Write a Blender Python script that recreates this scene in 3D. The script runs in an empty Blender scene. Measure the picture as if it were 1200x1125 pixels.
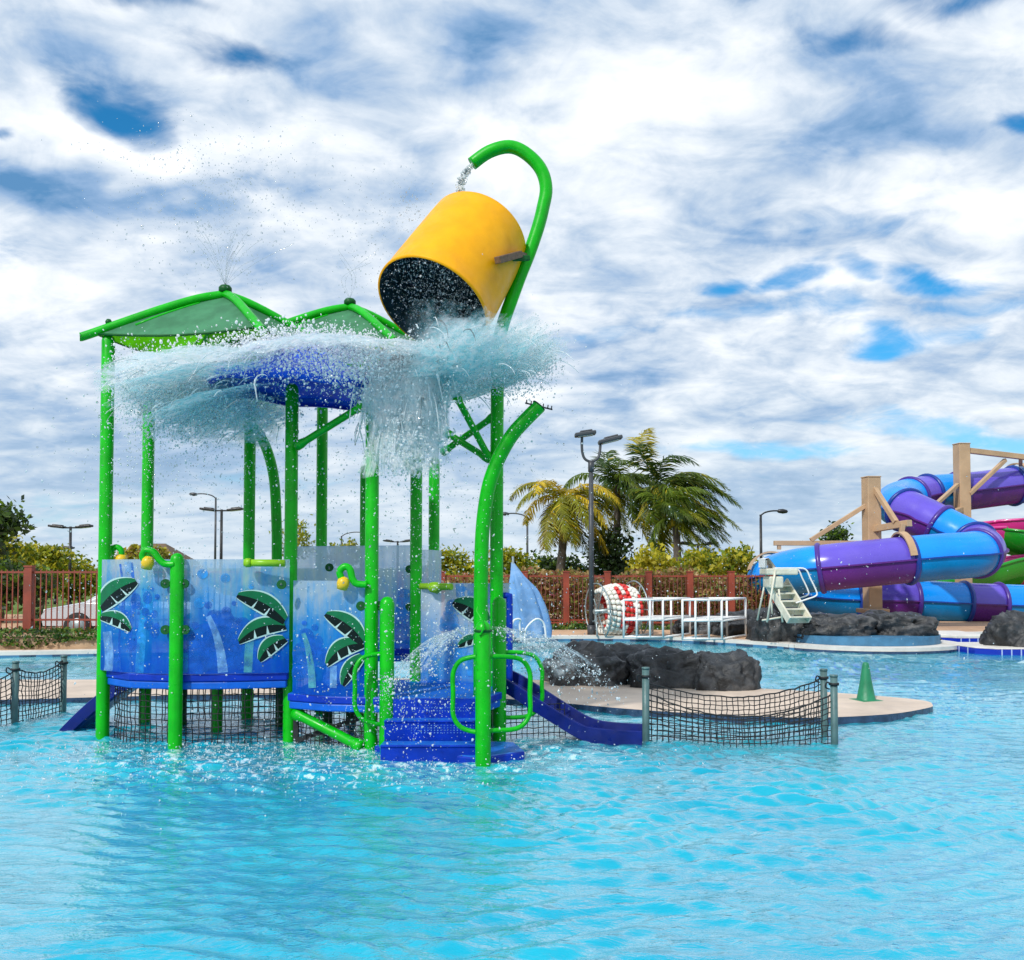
import bpy, math, random
import numpy as np
from mathutils import Vector, Matrix, noise as mnoise
random.seed(7); RNG = np.random.default_rng(7)
S = bpy.context.scene; COL = S.collection
PI = math.pi; R = math.radians

# ------------------------------------------------------------------ camera
F, CX, CY, SH, TH, CH = 1100.0, 600.0, 562.5, 64.0, R(2.0), 1.75
cd = bpy.data.cameras.new('camera'); cam = bpy.data.objects.new('camera', cd); COL.objects.link(cam)
cam.location = (0, 0, CH); cam.rotation_euler = (R(90) + TH, 0, 0)
cd.sensor_width = 36; cd.lens = 36 * F / 1200; cd.shift_y = SH / 1200; cd.clip_end = 3000; cd.clip_start = .05
S.camera = cam
def ray(px, py):
    xc = (px - CX) / F; yc = (CY - py + SH) / F
    return Vector((xc, math.cos(TH) - yc * math.sin(TH), math.sin(TH) + yc * math.cos(TH)))
def G(px, py, z=0.0):
    d = ray(px, py); t = (z - CH) / d.z
    return Vector((d.x * t, d.y * t, z))
def A(px, py, Y):
    d = ray(px, py); t = Y / d.y
    return Vector((d.x * t, Y, CH + d.z * t))

# ------------------------------------------------------------------ materials
def nt(name):
    m = bpy.data.materials.new(name); m.use_nodes = True
    t = m.node_tree; t.nodes.clear(); return m, t
class NB:
    def __init__(s, t): s.t = t
    def n(s, typ, **k):
        o = s.t.nodes.new(typ)
        for a, b in k.items(): setattr(o, a, b)
        return o
    def l(s, a, b): s.t.links.new(a, b)
    def val(s, sock, v):
        if hasattr(v, 'is_output') or isinstance(v, bpy.types.NodeSocket): s.l(v, sock)
        else: sock.default_value = v
    def math(s, op, a, b=0.0, c=None, clamp=False):
        o = s.n('ShaderNodeMath', operation=op, use_clamp=clamp); s.val(o.inputs[0], a); s.val(o.inputs[1], b)
        if c is not None: s.val(o.inputs[2], c)
        return o.outputs[0]
    def vmath(s, op, a, b=(0, 0, 0)):
        o = s.n('ShaderNodeVectorMath', operation=op); s.val(o.inputs[0], a); s.val(o.inputs[1], b); return o
    def noise(s, vec, scale, detail=4, rough=.55, dist=0.0):
        o = s.n('ShaderNodeTexNoise'); s.l(vec, o.inputs['Vector']); o.inputs['Scale'].default_value = scale
        o.inputs['Detail'].default_value = detail; o.inputs['Roughness'].default_value = rough; o.inputs['Distortion'].default_value = dist
        return o.outputs[0]
    def step(s, x, a, b, lo=0.0, hi=1.0):
        o = s.n('ShaderNodeMapRange', interpolation_type='SMOOTHSTEP'); s.val(o.inputs[0], x)
        o.inputs[1].default_value = a; o.inputs[2].default_value = b; o.inputs[3].default_value = lo; o.inputs[4].default_value = hi
        return o.outputs[0]
    def mix(s, f, a, b):
        o = s.n('ShaderNodeMix', data_type='RGBA'); s.val(o.inputs[0], f); s.val(o.inputs[6], a); s.val(o.inputs[7], b); return o.outputs[2]
    def mixs(s, f, a, b):
        o = s.n('ShaderNodeMixShader'); s.val(o.inputs[0], f); s.l(a, o.inputs[1]); s.l(b, o.inputs[2]); return o.outputs[0]
    def bump(s, h, strength=.3, dist=.02):
        o = s.n('ShaderNodeBump'); s.l(h, o.inputs['Height']); o.inputs['Strength'].default_value = strength; o.inputs['Distance'].default_value = dist
        return o.outputs[0]
    def out(s, sh):
        o = s.n('ShaderNodeOutputMaterial'); s.l(sh, o.inputs['Surface'])
    def ramp(s, f, stops):
        o = s.n('ShaderNodeValToRGB'); s.l(f, o.inputs[0]); e = o.color_ramp.elements
        while len(e) < len(stops): e.new(.5)
        for i, (p, c) in enumerate(stops): e[i].position = p; e[i].color = (*c, 1)
        return o.outputs[0]
def c4(c, k=1.0): return (min(1, c[0] * k), min(1, c[1] * k), min(1, c[2] * k), 1)
def pm(name, col, rough=.5, var=.15, scale=6, bump=0.0, bscale=None, metal=0, coat=0.0, trans=0.0, stain=None, spec=.5):
    m, t = nt(name); b = NB(t); tc = b.n('ShaderNodeTexCoord').outputs['Object']
    f = b.step(b.noise(tc, scale, 6, .6), .3, .7)
    c = b.mix(f, c4(col, 1 - var), c4(col, 1 + var))
    if stain:
        f2 = b.step(b.noise(tc, scale * .35, 8, .65, .6), .5, .72)
        c = b.mix(b.math('MULTIPLY', f2, stain[1]), c, (*stain[0], 1))
    p = b.n('ShaderNodeBsdfPrincipled'); b.l(c, p.inputs['Base Color'])
    rr = b.step(b.noise(tc, scale * 2.3, 4), .3, .7, max(.02, rough - .08), min(1, rough + .1)); b.l(rr, p.inputs['Roughness'])
    p.inputs['Metallic'].default_value = metal; p.inputs['Coat Weight'].default_value = coat; p.inputs['Coat Roughness'].default_value = .08
    p.inputs['Specular IOR Level'].default_value = spec
    if bump: b.l(b.bump(b.noise(tc, bscale or scale * 4, 8, .65), bump, .03), p.inputs['Normal'])
    sh = p.outputs[0]
    if trans:
        tr = b.n('ShaderNodeBsdfTranslucent'); b.l(c, tr.inputs[0]); sh = b.mixs(trans, sh, tr.outputs[0])
    b.out(sh); return m
GREEN = pm('green_powder_coat', (.001, .45, .003), .34, .14, 5, .05, 40, spec=.35, stain=((.004, .36, .012), .6))
DGREEN = pm('dark_green_clamp', (.003, .09, .015), .5, .15, 9, spec=.25)
LIME = pm('lime_plastic', (.30, .62, .012), .35, .1, 6, trans=.1)
LIMEROOF = pm('lime_roof_sheet', (.34, .74, .02), .4, .15, 3, trans=.65, spec=.2)
BLUE = pm('royal_blue_plastic', (.002, .035, .42), .4, .18, 5, .05, 60, spec=.25)
PLATE = pm('bright_blue_plate', (.006, .085, .66), .38, .2, 4, .05, 40, spec=.3)
NAVY = pm('navy_slide_plastic', (.002, .012, .155), .35, .2, 5, .05, 60, spec=.3)
BLUE2 = pm('mid_blue_plastic', (.006, .12, .60), .4, .15, 5, spec=.25)
STEPBLUE = pm('step_tread_blue', (.015, .16, .62), .35, .15, 5)
BLACKP = pm('black_net_cord', (.012, .014, .016), .7, .2, 10)
YELLOW = pm('yellow_bucket', (.95, .41, .002), .45, .08, 4, .06, 30, spec=.22, stain=((.66, .24, .004), .35))
NOZZLE = pm('yellow_nozzle', (.85, .55, .02), .35, .1, 6)
INNER = pm('bucket_inside', (.012, .04, .055), .35, .3, 12, .2, 60)
RUST = pm('rusty_bracket', (.16, .085, .045), .6, .3, 20, .2)
POSTP = pm('grey_green_post_paint', (.075, .15, .15), .45, .2, 8, .1, 30)
STEEL = pm('galvanised_steel', (.30, .36, .37), .42, .15, 10, metal=.6)
WHITE = pm('white_pvc', (.80, .80, .78), .4, .06, 5)
CREAM = pm('cream_fibreglass', (.66, .64, .52), .42, .15, 4, stain=((.45, .38, .25), .5))
TAN = pm('tan_painted_steel', (.50, .33, .19), .5, .12, 2, .05, 30, stain=((.34, .20, .11), .4))
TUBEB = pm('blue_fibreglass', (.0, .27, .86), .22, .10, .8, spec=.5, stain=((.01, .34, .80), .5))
TUBEBL = pm('blue_fibreglass_shaded', (.001, .20, .50), .3, .15, .9, spec=.35)  # tube blue darkened to paint in the shade on the undersides
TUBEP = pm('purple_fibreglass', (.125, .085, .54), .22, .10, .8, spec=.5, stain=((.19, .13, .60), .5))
TUBEPL = pm('purple_fibreglass_shaded', (.10, .018, .20), .3, .15, .9, spec=.35)  # purple counterpart, underside shade put into the colour
TUBEBD = pm('blue_flange', (.004, .04, .28), .35, .1, 3)
TUBEPD = pm('purple_flange', (.06, .02, .25), .35, .1, 3)
PINK = pm('magenta_fibreglass', (.62, .03, .24), .25, .1, 1, coat=.4)
TGREEN = pm('green_fibreglass', (.01, .27, .015), .25, .1, 1, coat=.4)
DECK = pm('pool_deck_concrete', (.56, .35, .21), .75, .14, 1.2, .15, 60, stain=((.38, .24, .15), .5))
COPING = pm('pale_coping', (.70, .66, .60), .6, .1, 3, .1, 50)
ISLAND = pm('island_concrete', (.62, .50, .40), .7, .14, 1.6, .12, 60, stain=((.40, .33, .27), .5))
LAVA = pm('lava_rock', (.026, .028, .031), .42, .8, 4.5, 1.0, 9, stain=((.21, .20, .19), .65), spec=.5)
WALLT = pm('blue_render_wall', (.05, .18, .32), .5, .18, 4, .1)
PICKET = pm('brown_picket_paint', (.16, .045, .035), .6, .25, 3)
FENCE = pm('rust_red_fence_paint', (.25, .045, .022), .5, .2, 3)
PLANTER = pm('planter_wall', (.42, .29, .18), .8, .2, 2.5, .4, 20, stain=((.25, .17, .1), .5))
BLACKM = pm('black_lamp_paint', (.012, .013, .015), .45, .2, 6)
GREYM = pm('grey_lamp_pole', (.045, .05, .058), .45, .15, 4)
LEAFX = None
LENS = pm('lamp_lens', (.55, .56, .55), .3, .05, 6)
TRUNK = pm('bark', (.16, .12, .09), .85, .3, 5, .6, 14)
PTRUNK = pm('palm_bark', (.12, .10, .085), .85, .3, 4, .6, 10)
def leafm(name, c, tr=.3): return pm(name, c, .45, .35, 1.5, trans=tr)
LEAF_OL = [leafm('olive_leaf', (.29, .31, .015), .45), leafm('yellow_leaf', (.54, .48, .03), .45), leafm('dull_leaf', (.15, .22, .018), .45)]
LEAF_DK = [leafm('dark_leaf', (.06, .12, .02), .4), leafm('green_leaf', (.14, .23, .02), .4), leafm('dusk_leaf', (.04, .07, .03), .4)]
LEAF_HG = [leafm('hedge_brown_leaf', (.30, .19, .06), .4), leafm('hedge_green_leaf', (.22, .24, .04), .4), leafm('hedge_red_leaf', (.28, .10, .05), .4), leafm('hedge_dry_leaf', (.46, .32, .12), .4)]
LEAF_GC = [leafm('cover_leaf', (.045, .13, .012)), leafm('cover_leaf_pale', (.12, .20, .02)), leafm('cover_leaf_dark', (.02, .06, .012))]
PALM_G = [leafm('palm_green', (.14, .21, .018), .45), leafm('palm_dark', (.055, .11, .02), .45), leafm('palm_yellow', (.48, .40, .03), .45)]
PALM_Y = [leafm('palm_olive', (.30, .31, .02), .45), leafm('palm_gold', (.68, .50, .03), .45), leafm('palm_brownish', (.22, .16, .025), .4)]
LAWN = pm('lawn', (.10, .17, .015), .9, .4, .8, .6, 60, stain=((.20, .22, .03), .6))
POOLFLOOR = pm('pool_plaster', (.50, .86, .92), .6, .06, 1.2)
UMB = pm('pale_blue_fabric', (.16, .34, .62), .65, .25, 2.5, .3, 8, stain=((.42, .55, .72), .7))
WHITEF = pm('lane_float_white', (.78, .76, .68), .5, .1, 8)
REDF = pm('lane_float_red', (.65, .025, .02), .45, .12, 8)
CONEG = pm('green_cone_plastic', (.01, .20, .09), .45, .15, 6)
CARS = pm('silver_car_paint', (.55, .57, .60), .25, .05, 3, coat=.6)
CARM = pm('maroon_car_paint', (.16, .012, .02), .25, .05, 3, coat=.6)
GLASSD = pm('dark_car_glass', (.02, .025, .03), .06, .1, 3)
TYRE = pm('tyre_rubber', (.015, .015, .015), .8, .2, 9)
REDL = pm('tail_light_red', (.4, .01, .01), .2, .1, 9)
ROOFB = pm('brown_roof', (.14, .09, .05), .7, .25, 3, .3)

def m_tile():
    m, t = nt('blue_tile'); b = NB(t); tc = b.n('ShaderNodeTexCoord').outputs['Object']
    sx = b.n('ShaderNodeSeparateXYZ'); b.l(tc, sx.inputs[0])
    fx = b.math('FRACT', b.math('MULTIPLY', b.math('ADD', sx.outputs[0], b.math('MULTIPLY', sx.outputs[1], .83)), 5.2))
    g = b.math('LESS_THAN', fx, .13)
    c = b.mix(g, (.008, .03, .40, 1), (.45, .52, .75, 1))
    p = b.n('ShaderNodeBsdfPrincipled'); b.l(c, p.inputs['Base Color']); p.inputs['Roughness'].default_value = .2; b.out(p.outputs[0]); return m
TILE = m_tile()
DARKTILE = pm('dark_edge_tile', (.03, .06, .12), .3, .4, 8)

def m_water():
    m, t = nt('pool_water'); b = NB(t); tc = b.n('ShaderNodeTexCoord').outputs['Object']
    mp = b.n('ShaderNodeMapping'); mp.inputs['Scale'].default_value = (1.0, 2.4, 1); b.l(tc, mp.inputs[0])
    h = b.math('ADD', b.noise(mp.outputs[0], 5.5, 4, .6, .8), b.math('MULTIPLY', b.noise(mp.outputs[0], 17, 3, .6, .5), .35))
    bp = b.n('ShaderNodeBump'); b.l(h, bp.inputs['Height']); bp.inputs['Strength'].default_value = .45; bp.inputs['Distance'].default_value = .03
    fr = b.n('ShaderNodeLayerWeight'); fr.inputs['Blend'].default_value = .5; b.l(bp.outputs[0], fr.inputs['Normal']); ff = b.step(fr.outputs['Facing'], .26, .78, .03, .62)
    gl = b.n('ShaderNodeBsdfGlossy'); gl.inputs['Roughness'].default_value = .04; gl.inputs['Color'].default_value = (.93, 1, 1, 1); b.l(bp.outputs[0], gl.inputs['Normal'])
    var = b.step(b.noise(tc, .45, 4, .6), .3, .7)
    dcol = b.mix(var, (.002, .46, .64, 1), (.02, .62, .76, 1))
    df = b.n('ShaderNodeBsdfDiffuse'); b.l(dcol, df.inputs[0]); b.l(bp.outputs[0], df.inputs['Normal'])
    tr = b.n('ShaderNodeBsdfTransparent'); tr.inputs[0].default_value = (.10, .66, .86, 1)
    body = b.mixs(.60, tr.outputs[0], df.outputs[0])
    # broken white foam where the spray lands, round the foot of the play structure
    d = b.vmath('SUBTRACT', tc, (-1.6, 9.0, 0)); d2 = b.vmath('MULTIPLY', d.outputs[0], (.25, .42, 0)); ln = b.n('ShaderNodeVectorMath', operation='LENGTH'); b.l(d2.outputs[0], ln.inputs[0])
    near = b.step(ln.outputs['Value'], .35, 1.05, 1.0, 0.0)
    fm = b.step(b.math('ADD', b.noise(tc, 13, 6, .7, .4), b.math('MULTIPLY', near, .16)), .66, .76)
    fm = b.math('MULTIPLY', b.math('MULTIPLY', fm, near), .75)
    wh = b.n('ShaderNodeBsdfDiffuse'); wh.inputs[0].default_value = (.72, .88, .92, 1)
    body = b.mixs(fm, body, wh.outputs[0])
    b.out(b.mixs(ff, body, gl.outputs[0])); return m
WATER = m_water()

def m_sheet(name, colA, colB, dens, edge=.25, su=26, sv=5):
    m, t = nt(name); b = NB(t); T = b.n('ShaderNodeTexCoord'); uv = T.outputs['UV']; ob = T.outputs['Object']
    mp = b.n('ShaderNodeMapping'); mp.inputs['Scale'].default_value = (su, sv, 1); b.l(uv, mp.inputs[0])
    st = b.noise(mp.outputs[0], 1.0, 6, .65, .5); fine = b.noise(ob, 13, 6, .66, .5)
    sx = b.n('ShaderNodeSeparateXYZ'); b.l(uv, sx.inputs[0]); v = sx.outputs[1]; u = sx.outputs[0]
    big = b.noise(ob, 3.2, 4, .6)
    e = b.math('MULTIPLY', b.step(b.math('ADD', v, b.math('MULTIPLY', b.math('SUBTRACT', fine, .5), .35)), .02, .32), b.step(b.math('ADD', v, b.math('MULTIPLY', b.math('SUBTRACT', st, .5), .9)), 1 - edge, 1.08, 1, 0))
    e = b.math('MULTIPLY', e, b.math('MULTIPLY', b.step(u, 0, .12), b.step(u, .88, 1, 1, 0)))
    a = b.math('ADD', b.math('ADD', b.math('MULTIPLY', st, .45), b.math('MULTIPLY', fine, .45)), b.math('MULTIPLY', big, .25))
    a = b.step(a, .70 - dens * .3, .86 - dens * .3)
    a = b.math('MULTIPLY', a, e); a = b.math('MULTIPLY', a, .35 + .55 * dens)
    c = b.mix(b.step(fine, .42, .6), (*colA, 1), (*colB, 1))
    df = b.n('ShaderNodeBsdfDiffuse'); b.l(c, df.inputs[0]); bn = b.bump(b.math('ADD', st, fine), .7, .05); b.l(bn, df.inputs['Normal'])
    tl = b.n('ShaderNodeBsdfTranslucent'); b.l(c, tl.inputs[0])
    gl = b.n('ShaderNodeBsdfGlossy'); gl.inputs['Roughness'].default_value = .12; b.l(bn, gl.inputs['Normal'])
    sh = b.mixs(.5, df.outputs[0], tl.outputs[0]); sh = b.mixs(.12, sh, gl.outputs[0])
    tr = b.n('ShaderNodeBsdfTransparent')
    b.out(b.mixs(a, tr.outputs[0], sh)); return m
SHEETT = m_sheet('teal_water_sheet', (.36, .80, .86), (.93, .98, .99), .9)
SHEETW = m_sheet('white_water_sheet', (.80, .93, .97), (.985, .99, 1.0), .95, .18, 16, 3)
SHEETS = m_sheet('thin_spray_sheet', (.72, .88, .94), (.97, .98, .99), .60, .2, 34, 3)
def m_drop(name, clear, white, shine):
    """water drop: part see-through, part bending the view, part white with trapped air"""
    m, t = nt(name); b = NB(t)
    tr = b.n('ShaderNodeBsdfTransparent'); tr.inputs[0].default_value = (.90, .96, .98, 1)
    g = b.n('ShaderNodeBsdfRefraction'); g.inputs['IOR'].default_value = 1.33; g.inputs['Roughness'].default_value = .02; g.inputs['Color'].default_value = (.95, .99, 1, 1)
    d = b.n('ShaderNodeBsdfDiffuse'); d.inputs[0].default_value = (.985, .993, .998, 1)
    tl = b.n('ShaderNodeBsdfTranslucent'); tl.inputs[0].default_value = (.985, .993, .998, 1)
    gl = b.n('ShaderNodeBsdfGlossy'); gl.inputs['Roughness'].default_value = .08
    w = b.mixs(.5, d.outputs[0], tl.outputs[0]); body = b.mixs(clear, g.outputs[0], tr.outputs[0]); body = b.mixs(white, body, w)
    b.out(b.mixs(shine, body, gl.outputs[0])); return m
DROP = m_drop('water_drop', .3, .12, .08)
FROTH = m_drop('white_froth', 1.0, .78, .02)
def m_panel(name, stops, blot):
    m, t = nt(name); b = NB(t); T = b.n('ShaderNodeTexCoord'); uv = T.outputs['UV']; ob = T.outputs['Object']
    sx = b.n('ShaderNodeSeparateXYZ'); b.l(uv, sx.inputs[0])
    mp = b.n('ShaderNodeMapping'); mp.inputs['Scale'].default_value = (11, 11, 1.1); b.l(ob, mp.inputs[0])
    st = b.noise(mp.outputs[0], 1.0, 6, .65, .4); bl = b.noise(ob, 4.2, 6, .62, .8)
    v = b.math('ADD', sx.outputs[1], b.math('ADD', b.math('MULTIPLY', b.math('SUBTRACT', st, .5), .85), b.math('MULTIPLY', b.math('SUBTRACT', bl, .5), blot)))
    c = b.ramp(v, stops)
    p = b.n('ShaderNodeBsdfPrincipled'); b.l(c, p.inputs['Base Color']); p.inputs['Roughness'].default_value = .3; p.inputs['Specular IOR Level'].default_value = .15
    tl = b.n('ShaderNodeBsdfTranslucent'); b.l(c, tl.inputs[0])
    tr = b.n('ShaderNodeBsdfTransparent'); b.l(b.mix(.35, c, (1, 1, 1, 1)), tr.inputs[0])
    sh = b.mixs(.35, p.outputs[0], tl.outputs[0])
    b.out(b.mixs(b.step(st, .35, .7, .12, .30), sh, tr.outputs[0])); return m
PANEL = m_panel('frosted_print_panel', [(0, (.003, .10, .62)), (.28, (.008, .19, .72)), (.55, (.03, .32, .78)), (.8, (.20, .48, .80)), (1, (.52, .67, .80))], .75)
def m_frost(name, c, tr_):
    m, t = nt(name); b = NB(t); ob = b.n('ShaderNodeTexCoord').outputs['Object']
    cc = b.mix(b.step(b.noise(ob, 5, 5), .3, .7), c4(c, .85), c4(c, 1.15))
    p = b.n('ShaderNodeBsdfPrincipled'); b.l(cc, p.inputs['Base Color']); p.inputs['Roughness'].default_value = .35; p.inputs['Specular IOR Level'].default_value = .08
    tl = b.n('ShaderNodeBsdfTranslucent'); b.l(cc, tl.inputs[0]); tr = b.n('ShaderNodeBsdfTransparent'); b.l(cc, tr.inputs[0])
    b.out(b.mixs(tr_, b.mixs(.45, p.outputs[0], tl.outputs[0]), tr.outputs[0])); return m
ROOFGREY = m_frost('grey_green_roof_sheet', (.13, .40, .22), .10)
GREYPANEL = m_panel('frosted_rear_panel', [(0, (.01, .20, .74)), (.3, (.08, .38, .82)), (.55, (.32, .56, .84)), (.8, (.62, .75, .87)), (1, (.74, .82, .90))], .7)
def flat(name, c, r=.4): return pm(name, c, r, .1, 8, spec=.15)
def m_print(name, c, tr_=.45):
    m, t = nt(name); b = NB(t); ob = b.n('ShaderNodeTexCoord').outputs['Object']; f = b.step(b.noise(ob, 7, 5, .65, .4), .35, .65)
    p = b.n('ShaderNodeBsdfPrincipled'); b.l(b.mix(f, c4(c, .8), c4(c, 1.25)), p.inputs['Base Color']); p.inputs['Roughness'].default_value = .3; p.inputs['Specular IOR Level'].default_value = .2
    tr = b.n('ShaderNodeBsdfTransparent'); b.out(b.mixs(b.step(b.noise(ob, 11, 4), .3, .7, tr_ - .2, tr_ + .25), p.outputs[0], tr.outputs[0])); return m
PR_BLUE = m_print('print_blue', (.012, .12, .55)); PR_SKY = m_print('print_sky_blue', (.03, .30, .75)); PR_PALE = m_print('print_pale', (.20, .44, .76))
PR_LEAF = flat('print_leaf_green', (.008, .15, .06)); PR_DARK = flat('print_leaf_dark', (.003, .010, .010)); PR_WHITE = flat('print_leaf_outline', (.45, .65, .62)); PR_YEL = m_print('print_yellow_green', (.10, .40, .44))

# ------------------------------------------------------------------ mesh builder
LOC = {}
class MB:
    def __init__(s): s.v = []; s.f = []; s.mi = []; s.sm = []; s.mats = []; s.uv = {}
    def k(s, m):
        if m not in s.mats: s.mats.append(m)
        return s.mats.index(m)
    def face(s, idx, m, smooth=False, uv=None):
        if uv: s.uv[len(s.f)] = uv
        s.f.append(idx); s.mi.append(s.k(m)); s.sm.append(smooth)
    def poly(s, pts, m, smooth=False):
        n = len(s.v); s.v += [tuple(p) for p in pts]; s.face(list(range(n, n + len(pts))), m, smooth)
    def box(s, c, size, m, rot=0.0, mtx=None):
        n = len(s.v); q = mtx or Matrix.Rotation(rot, 3, 'Z'); c = Vector(c)
        for dz in (-.5, .5):
            for dx, dy in ((-.5, -.5), (.5, -.5), (.5, .5), (-.5, .5)):
                s.v.append(tuple(c + q @ Vector((dx * size[0], dy * size[1], dz * size[2]))))
        for f in ((0, 3, 2, 1), (4, 5, 6, 7), (0, 1, 5, 4), (1, 2, 6, 5), (2, 3, 7, 6), (3, 0, 4, 7)): s.face([n + i for i in f], m)
    def bar(s, a, b, w, h, m):
        a = Vector(a); b = Vector(b); d = (b - a); L = d.length; x = d.normalized(); up = Vector((0, 0, 1))
        if abs(x.z) > .95: up = Vector((0, 1, 0))
        y = up.cross(x).normalized(); z = x.cross(y)
        s.box((a + b) / 2, (L, w, h), m, mtx=Matrix((x, y, z)).transposed())
    def prism(s, pts, z0, z1, m, mside=None):
        n = len(s.v); k = len(pts)
        for z in (z0, z1): s.v += [(p[0], p[1], z) for p in pts]
        ar = sum(pts[i][0] * pts[(i + 1) % k][1] - pts[(i + 1) % k][0] * pts[i][1] for i in range(k))
        o = list(range(k)) if ar > 0 else list(range(k))[::-1]
        s.face([n + k + i for i in o], m); s.face([n + i for i in o[::-1]], mside or m)
        for i in range(k):
            a, b2 = o[i], o[(i + 1) % k]; s.face([n + a, n + b2, n + k + b2, n + k + a], mside or m)
    def grid(s, rows, m, smooth=True, closev=False, uvs=False):
        n = len(s.v); a = len(rows); b = len(rows[0])
        for r in rows: s.v += [tuple(p) for p in r]
        for i in range(a - 1):
            for j in range(b if closev else b - 1):
                j2 = (j + 1) % b
                uv = [(i / (a - 1), j / (b - 1)), ((i + 1) / (a - 1), j / (b - 1)), ((i + 1) / (a - 1), (j + 1) / (b - 1)), (i / (a - 1), (j + 1) / (b - 1))] if uvs else None
                s.face([n + i * b + j, n + (i + 1) * b + j, n + (i + 1) * b + j2, n + i * b + j2], m, smooth, uv)
    def tube(s, pts, r, m, n=10, caps=True, dome=False):
        P = [Vector(p) for p in pts]; rr = list(r) if isinstance(r, (list, tuple)) else [r] * len(P)
        if dome:
            d = (P[-1] - P[-2]).normalized(); e = P[-1]; r0 = rr[-1]
            for q in (30, 60, 85): P.append(e + d * r0 * math.sin(R(q))); rr.append(r0 * math.cos(R(q)))
        rows = []; t0 = (P[1] - P[0]).normalized()
        x = t0.orthogonal().normalized()
        for i, p in enumerate(P):
            t = (P[min(i + 1, len(P) - 1)] - P[max(i - 1, 0)]).normalized()
            x = (x - t * x.dot(t)).normalized(); y = t.cross(x)
            rows.append([p + (x * math.cos(2 * PI * j / n) + y * math.sin(2 * PI * j / n)) * rr[i] for j in range(n)])
        n0 = len(s.v); s.grid(rows, m, True, True)
        if caps:
            s.face([n0 + j for j in range(n)], m); e = n0 + (len(P) - 1) * n; s.face([e + j for j in range(n)][::-1], m)
    def lathe(s, prof, o, m, n=20, axis=None):
        o = Vector(o); q = Vector((0, 0, 1)).rotation_difference(axis).to_matrix() if axis else Matrix.Identity(3)
        s.grid([[o + q @ Vector((r * math.cos(2 * PI * j / n), r * math.sin(2 * PI * j / n), z)) for j in range(n)] for r, z in prof], m, True, True)
    def build(s, name, parent=None, bevel=0.0):
        me = bpy.data.meshes.new(name); V = np.array(s.v, dtype=float).reshape(-1, 3)
        if parent is not None: V = V - np.array(LOC.get(parent.name, (0, 0, 0)))
        me.from_pydata(V.tolist(), [], s.f)
        for m in s.mats: me.materials.append(m)
        me.polygons.foreach_set('material_index', s.mi); me.polygons.foreach_set('use_smooth', s.sm)
        if s.uv:
            ul = me.uv_layers.new(name='UVMap'); 
            for fi, uv in s.uv.items():
                for li, q in zip(me.polygons[fi].loop_indices, uv): ul.data[li].uv = q
        o = bpy.data.objects.new(name, me); COL.objects.link(o)
        if parent is not None: o.parent = parent; LOC[o.name] = LOC.get(parent.name, (0, 0, 0))
        if bevel:
            b = o.modifiers.new('bevel', 'BEVEL'); b.width = bevel; b.segments = 2; b.limit_method = 'ANGLE'; b.angle_limit = R(40)
        return o
def tag(o, label=None, cat=None, group=None, kind=None):
    if label: o['label'] = label
    if cat: o['category'] = cat
    if group: o['group'] = group
    if kind: o['kind'] = kind
    return o
def thing(name, loc, label, cat, group=None):
    o = bpy.data.objects.new(name, None); COL.objects.link(o); o.location = loc; LOC[o.name] = tuple(loc); o.empty_display_size = .2
    return tag(o, label, cat, group)
def spline(P, per=8):
    P = [Vector(p) for p in P]; out = []
    for i in range(len(P) - 1):
        a, b, c, d = P[max(i - 1, 0)], P[i], P[i + 1], P[min(i + 2, len(P) - 1)]
        for k in range(per):
            t = k / per
            out.append(.5 * ((2 * b) + (c - a) * t + (2 * a - 5 * b + 4 * c - d) * t * t + (3 * b - a - 3 * c + d) * t ** 3))
    out.append(P[-1]); return out
def np_mesh(name, V, Fc, mats, mi=None, smooth=False, parent=None):
    me = bpy.data.meshes.new(name); V = np.asarray(V, dtype=np.float32); Fc = np.asarray(Fc, dtype=np.int32)
    if parent is not None: V = V - np.array(LOC.get(parent.name, (0, 0, 0)), dtype=np.float32)
    k = Fc.shape[1]; me.vertices.add(len(V)); me.vertices.foreach_set('co', V.ravel())
    me.loops.add(Fc.size); me.loops.foreach_set('vertex_index', Fc.ravel())
    me.polygons.add(len(Fc)); me.polygons.foreach_set('loop_start', np.arange(0, Fc.size, k, dtype=np.int32))
    for m in mats: me.materials.append(m)
    if mi is not None: me.polygons.foreach_set('material_index', np.asarray(mi, dtype=np.int32))
    me.polygons.foreach_set('use_smooth', np.full(len(Fc), smooth)); me.update(calc_edges=True); me.validate()
    o = bpy.data.objects.new(name, me); COL.objects.link(o)
    if parent is not None: o.parent = parent; LOC[o.name] = LOC.get(parent.name, (0, 0, 0))
    return o

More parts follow.
